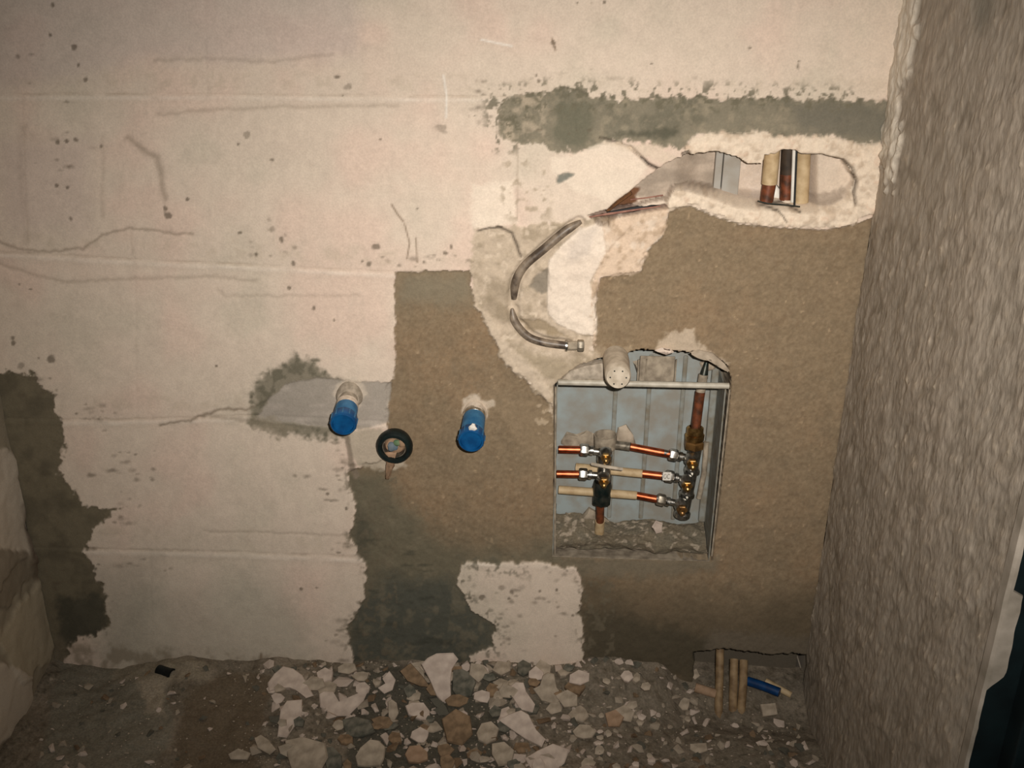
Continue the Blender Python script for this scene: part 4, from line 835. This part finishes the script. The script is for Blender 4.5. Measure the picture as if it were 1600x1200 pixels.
SH = [([(418, 1066), (428, 1052), (442, 1040), (458, 1044), (472, 1054), (482, 1072), (490, 1086), (478, 1090), (462, 1078), (452, 1074), (438, 1075), (419, 1080)], 'shard', 'arched pale plaster shard at the wall foot, left of the rubble heap', {}),
      ([(438, 1108), (448, 1094), (472, 1092), (472, 1110), (470, 1122), (456, 1140), (448, 1152), (433, 1150)], 'shard', 'long upright pale shard just below the arched one', {}),
      ([(498, 1084), (504, 1080), (520, 1080), (532, 1101), (548, 1096), (576, 1076), (568, 1094), (544, 1118), (526, 1118), (512, 1112), (500, 1104)], 'shard', 'notched V-shaped plaster shard with a long right prong', {}),
      ([(494, 1050), (508, 1042), (520, 1048), (518, 1062), (505, 1066), (496, 1060)], 'shard', 'small blocky white chunk above the V-shaped shard', {'th': .012}),
      ([(597, 1060), (608, 1048), (618, 1062), (613, 1078), (600, 1084), (590, 1075), (602, 1068)], 'shard', 'bright small shard left of the dark pointed stone', {'tilt': .8}),
      ([(444, 1156), (472, 1150), (508, 1160), (512, 1182), (500, 1204), (455, 1204), (448, 1180)], 'shard2', 'big flat dusty slab at the bottom edge, left of centre', {'th': .014}),
      ([(554, 1182), (562, 1168), (578, 1154), (592, 1156), (602, 1166), (600, 1184), (594, 1196), (570, 1198), (558, 1196)], 'shard2', 'rounded pitted plaster lump at the bottom edge beside an orange stone', {'th': .016}),
      ([(397, 1153), (407, 1147), (420, 1156), (431, 1170), (421, 1179), (402, 1168)], 'shard2', 'oblong pale shard lying on the brown dirt at bottom left', {}),
      ([(356, 1178), (372, 1169), (392, 1176), (386, 1187), (360, 1186)], 'shard2', 'flat pale flake on the brown dirt, lowest at the left', {}),
      ([(658, 1038), (668, 1028), (682, 1021), (708, 1020), (716, 1030), (706, 1046), (704, 1070), (705, 1098), (692, 1099), (682, 1088), (672, 1064)], 'shard', 'tall wedge-shaped white shard leaning at the wall under the dark cement', {'tilt': 1.3, 'th': .010}),
      ([(633, 1102), (644, 1097), (662, 1097), (672, 1110), (671, 1127), (656, 1124), (638, 1116)], 'shard', 'squarish pale chunk below the tall wedge shard', {'th': .012}),
      ([(606, 1096), (612, 1092), (620, 1098), (623, 1114), (615, 1129), (607, 1120)], 'shard2', 'narrow upright flake left of the squarish chunk', {'tilt': .7}),
      ([(798, 1071), (805, 1065), (818, 1066), (822, 1080), (836, 1100), (832, 1113), (812, 1108), (801, 1090)], 'shard', 'long knobbly pale shard at the foot of the white block', {'tilt': .6}),
      ([(832, 1076), (843, 1071), (848, 1055), (856, 1050), (866, 1053), (870, 1074), (878, 1084), (872, 1103), (846, 1095)], 'shard2', 'broad beige chunk standing against the white block', {'tilt': .9, 'th': .012}),
      ([(778, 1124), (796, 1115), (814, 1109), (826, 1116), (838, 1140), (852, 1154), (846, 1167), (820, 1154), (800, 1140)], 'shard', 'pointed lance-shaped white shard, largest in the right heap', {'tilt': .5}),
      ([(744, 1145), (752, 1129), (768, 1126), (780, 1137), (775, 1156), (760, 1162), (747, 1156)], 'shard2', 'five-sided pale chunk left of the lance-shaped shard', {'th': .014}),
      ([(820, 1184), (840, 1172), (864, 1161), (890, 1170), (882, 1192), (868, 1204), (832, 1204)], 'shard', 'wide flat pale slab at the bottom edge, right of centre', {}),
      ([(768, 1161), (788, 1158), (804, 1172), (799, 1193), (778, 1196), (768, 1178)], 'shard2', 'dull greenish-beige lump below the five-sided chunk', {'th': .014}),
      ([(632, 1178), (639, 1165), (656, 1163), (668, 1174), (669, 1186), (655, 1192), (638, 1190)], 'orange', 'rounded orange-brown stone at the bottom edge', {'th': .016, 'name': 'stone', 'cat': 'stone'}),
      ([(624, 1048), (641, 1035), (660, 1056), (673, 1074), (655, 1072), (636, 1064)], 'brownst', 'dark pointed stone beside the tall wedge shard', {'tilt': .8, 'th': .014, 'name': 'stone', 'cat': 'stone'}),
      ([(707, 1046), (722, 1044), (738, 1052), (744, 1066), (737, 1086), (716, 1092), (706, 1078)], 'cement', 'grey cement chunk right of the tall wedge shard', {'tilt': .5, 'th': .016, 'name': 'cement_chunk', 'cat': 'cement chunk'}),
      ([(690, 1122), (712, 1106), (735, 1118), (739, 1146), (722, 1164), (698, 1158)], 'brownst', 'big brown earthy lump left of the five-sided chunk', {'tilt': .3, 'th': .016, 'name': 'cement_chunk', 'cat': 'cement chunk'}),
      ([(534, 1124), (552, 1118), (578, 1124), (586, 1142), (566, 1150), (540, 1150)], 'cement', 'flat dark cement chunk under the V-shaped shard', {'tilt': .2, 'th': .012, 'name': 'cement_chunk', 'cat': 'cement chunk'}),
      ([(504, 1168), (520, 1166), (534, 1180), (534, 1202), (510, 1202)], 'cement', 'dark cement chunk between the bottom slab and the pitted lump', {'tilt': .2, 'th': .012, 'name': 'cement_chunk', 'cat': 'cement chunk'}),
      ([(1188, 1100), (1212, 1098), (1216, 1116), (1192, 1120)], 'shard2', 'pale square block below the blue hose piece', {'tilt': .6, 'th': .014}),
      ([(1224, 1090), (1240, 1088), (1241, 1102), (1226, 1104)], 'orange', 'pinkish brick bit right of the blue hose piece', {'tilt': .6, 'th': .012, 'name': 'brick_bit', 'cat': 'brick'}),
      ([(1078, 1162), (1104, 1160), (1106, 1172), (1090, 1178), (1078, 1170)], 'shard2', 'flat pale flake lying alone below the cream foot pipes', {'tilt': .2}),
      ([(945, 1114), (962, 1108), (975, 1120), (968, 1134), (950, 1134)], 'orange', 'light orange-tinged stone in the right part of the rubble', {'tilt': .3, 'th': .012, 'name': 'stone', 'cat': 'stone'}),
      ([(960, 1108), (976, 1100), (992, 1112), (986, 1128), (970, 1124)], 'shard2', 'pale flake beside the orange-tinged stone', {'tilt': .3}),
      ([(1076, 1052), (1088, 1044), (1094, 1056), (1086, 1062)], 'shard2', 'small pale bit at the left edge of the foot hole', {'tilt': .6}),
      ]
for i, (pl, mt, lb, kw) in enumerate(SH): shard(pl, mt, lb, seed=i, **kw)
# middling shards of the heap, each with an outline of its own
RM = random.Random(23)
for i in range(105):
    cx = RM.choice((RM.uniform(400, 920), RM.uniform(560, 900), RM.uniform(930, 1080))); cy = RM.uniform(1052, 1205); rr = RM.uniform(8, 18)*(1 if cx < 930 else .6); n = RM.choice((5, 6, 7)); q0 = RM.uniform(0, 6.28); el = RM.uniform(.6, 1)
    if i % 3 == 0 and cx < 930: cy = RM.uniform(1042, 1080)
    pl = [(cx+rr*math.cos(q0+k*2*math.pi/n)*RM.uniform(.7, 1.25), cy+rr*el*math.sin(q0+k*2*math.pi/n)*RM.uniform(.7, 1.25)) for k in range(n)]
    mt = RM.choice(('shard', 'shard', 'shard2', 'shard2', 'shard2', 'cement', 'brownst'))
    nm_, lb_, ct_ = {'shard': ('plaster_shard', 'medium pale plaster shard lying in the rubble heap', 'plaster shard'), 'shard2': ('plaster_shard', 'medium dusty plaster shard lying in the rubble heap', 'plaster shard'),
                     'cement': ('cement_chunk', 'medium dark cement chunk lying in the rubble heap', 'cement chunk'), 'brownst': ('earth_lump', 'medium brown lump lying in the rubble heap', 'lump')}[mt]
    o = shard(pl, mt, lb_, nm_, ct_, th=RM.uniform(.006, .012), tilt=RM.uniform(.0, .9), lift=.012, seed=100+i); o['group'] = lb_.replace('medium', 'medium,').replace('medium,', 'medium')+'s'
# prototypes of small pieces
def hull(r_, flat, rad):
    bm = bmesh.new()
    for i in range(11):
        v = Vector((r_.gauss(0, 1), r_.gauss(0, 1), r_.gauss(0, 1))).normalized()*rad*r_.uniform(.75, 1.1); v.z *= flat; v.x *= 1.15; bm.verts.new(v)
    g = bmesh.ops.convex_hull(bm, input=bm.verts); bmesh.ops.delete(bm, geom=[e for e in g['geom_interior'] if isinstance(e, bmesh.types.BMVert)], context='VERTS')
    return bm
prot = {}
def proto(kind, mat, flat):
    L_ = []
    for i in range(7):
        r_ = random.Random(i*13+len(kind)); bm = hull(r_, flat, 1.); bmesh.ops.recalc_face_normals(bm, faces=bm.faces)
        me = bpy.data.meshes.new(kind); bm.to_mesh(me); bm.free(); me.materials.append(M[mat]); L_.append(me)
    prot[kind] = L_
proto('plaster_fragment', 'shard', .45); proto('dusty_fragment', 'shard2', .6); proto('cement_fragment', 'cement', .65); proto('earth_lump', 'brownst', .7)
LB = {'plaster_fragment': ('small pale plaster fragment in the rubble along the wall foot', 'plaster fragment', 'pale plaster fragments in the rubble'),
      'dusty_fragment': ('small dust-coloured fragment in the rubble along the wall foot', 'rubble', 'dusty fragments in the rubble'),
      'cement_fragment': ('small dark grey cement fragment in the rubble along the wall foot', 'cement fragment', 'cement fragments in the rubble'),
      'earth_lump': ('small brown lump in the rubble along the wall foot', 'lump', 'brown lumps in the rubble')}
R = random.Random(11); placed = []
def dens(px):
    if px < 110: return .08
    if px < 360: return .22
    if px < 560: return .8
    if px < 930: return 1.
    if px < 1090: return .6
    return .45
cnt = 0; tries = 0
while cnt < 600 and tries < 12000:
    tries += 1
    px = R.uniform(60, 1275); py = R.uniform(1046, 1215)
    if R.random() > dens(px): continue
    if 1100 < px < 1240 and py < 1105: continue
    if 285 < px < 400 and R.random() < .6: continue
    size = R.choice((1, 1, 1.5, 1.5, 2.2, 2.6, 3.2))*R.uniform(.0030, .0046)
    if px > 930 or px < 380: size = min(size, .0085)
    p = onfloor(px, py, .02); x_, y_ = float(p[0]), min(float(p[1]), -size*.9)
    if any((x_-a)**2+(y_-b)**2 < ((size+s)*.62)**2 for a, b, s in placed): continue
    if x_-size < XL+.012 or x_+size > XR-.008: continue
    placed.append((x_, y_, size))
    k = R.choices(list(prot), weights=(.42, .3, .16, .12))[0]
    o = bpy.data.objects.new(k, R.choice(prot[k])); C.objects.link(o)
    o.scale = (size*R.uniform(.85, 1.35), size*R.uniform(.8, 1.2), size*R.uniform(.8, 1.2)); o.rotation_euler = (R.uniform(-.6, .6), R.uniform(-.6, .6), R.uniform(0, 6.28))
    o.location = (x_, y_, float(bed(x_, y_))+size*.22); tag(o, *LB[k]); cnt += 1
# grit too small to pick apart: one mesh
bm = bmesh.new()
for i in range(1500):
    px = R.uniform(90, 1275); py = R.uniform(1040, 1225)
    if R.random() > .12+dens(px)*.8: continue
    p = onfloor(px, py, .02); s = R.uniform(.0009, .0024); x_, y_ = float(p[0]), min(float(p[1]), -s)
    if x_ > XR-.006 or x_ < XL+.01: continue
    z_ = float(bed(x_, y_))+s*.3; vv = [bm.verts.new((x_+s*R.uniform(.6, 1.2)*dx, y_+s*R.uniform(.6, 1.2)*dy, z_+s*R.uniform(.5, 1.)*dz)) for dx, dy, dz in ((1, 0, 0), (-1, 0, 0), (0, 1, 0), (0, -1, 0), (0, 0, 1), (0, 0, -1))]
    for a_, b_, c_ in ((0, 2, 4), (2, 1, 4), (1, 3, 4), (3, 0, 4), (2, 0, 5), (1, 2, 5), (3, 1, 5), (0, 3, 5)): bm.faces.new((vv[a_], vv[b_], vv[c_]))
g_ = bm_obj('grit', bm, M['shard2'], floor, smooth=False); g_['kind'] = 'stuff'; g_['label'] = 'pale plaster grit strewn over the dirt'
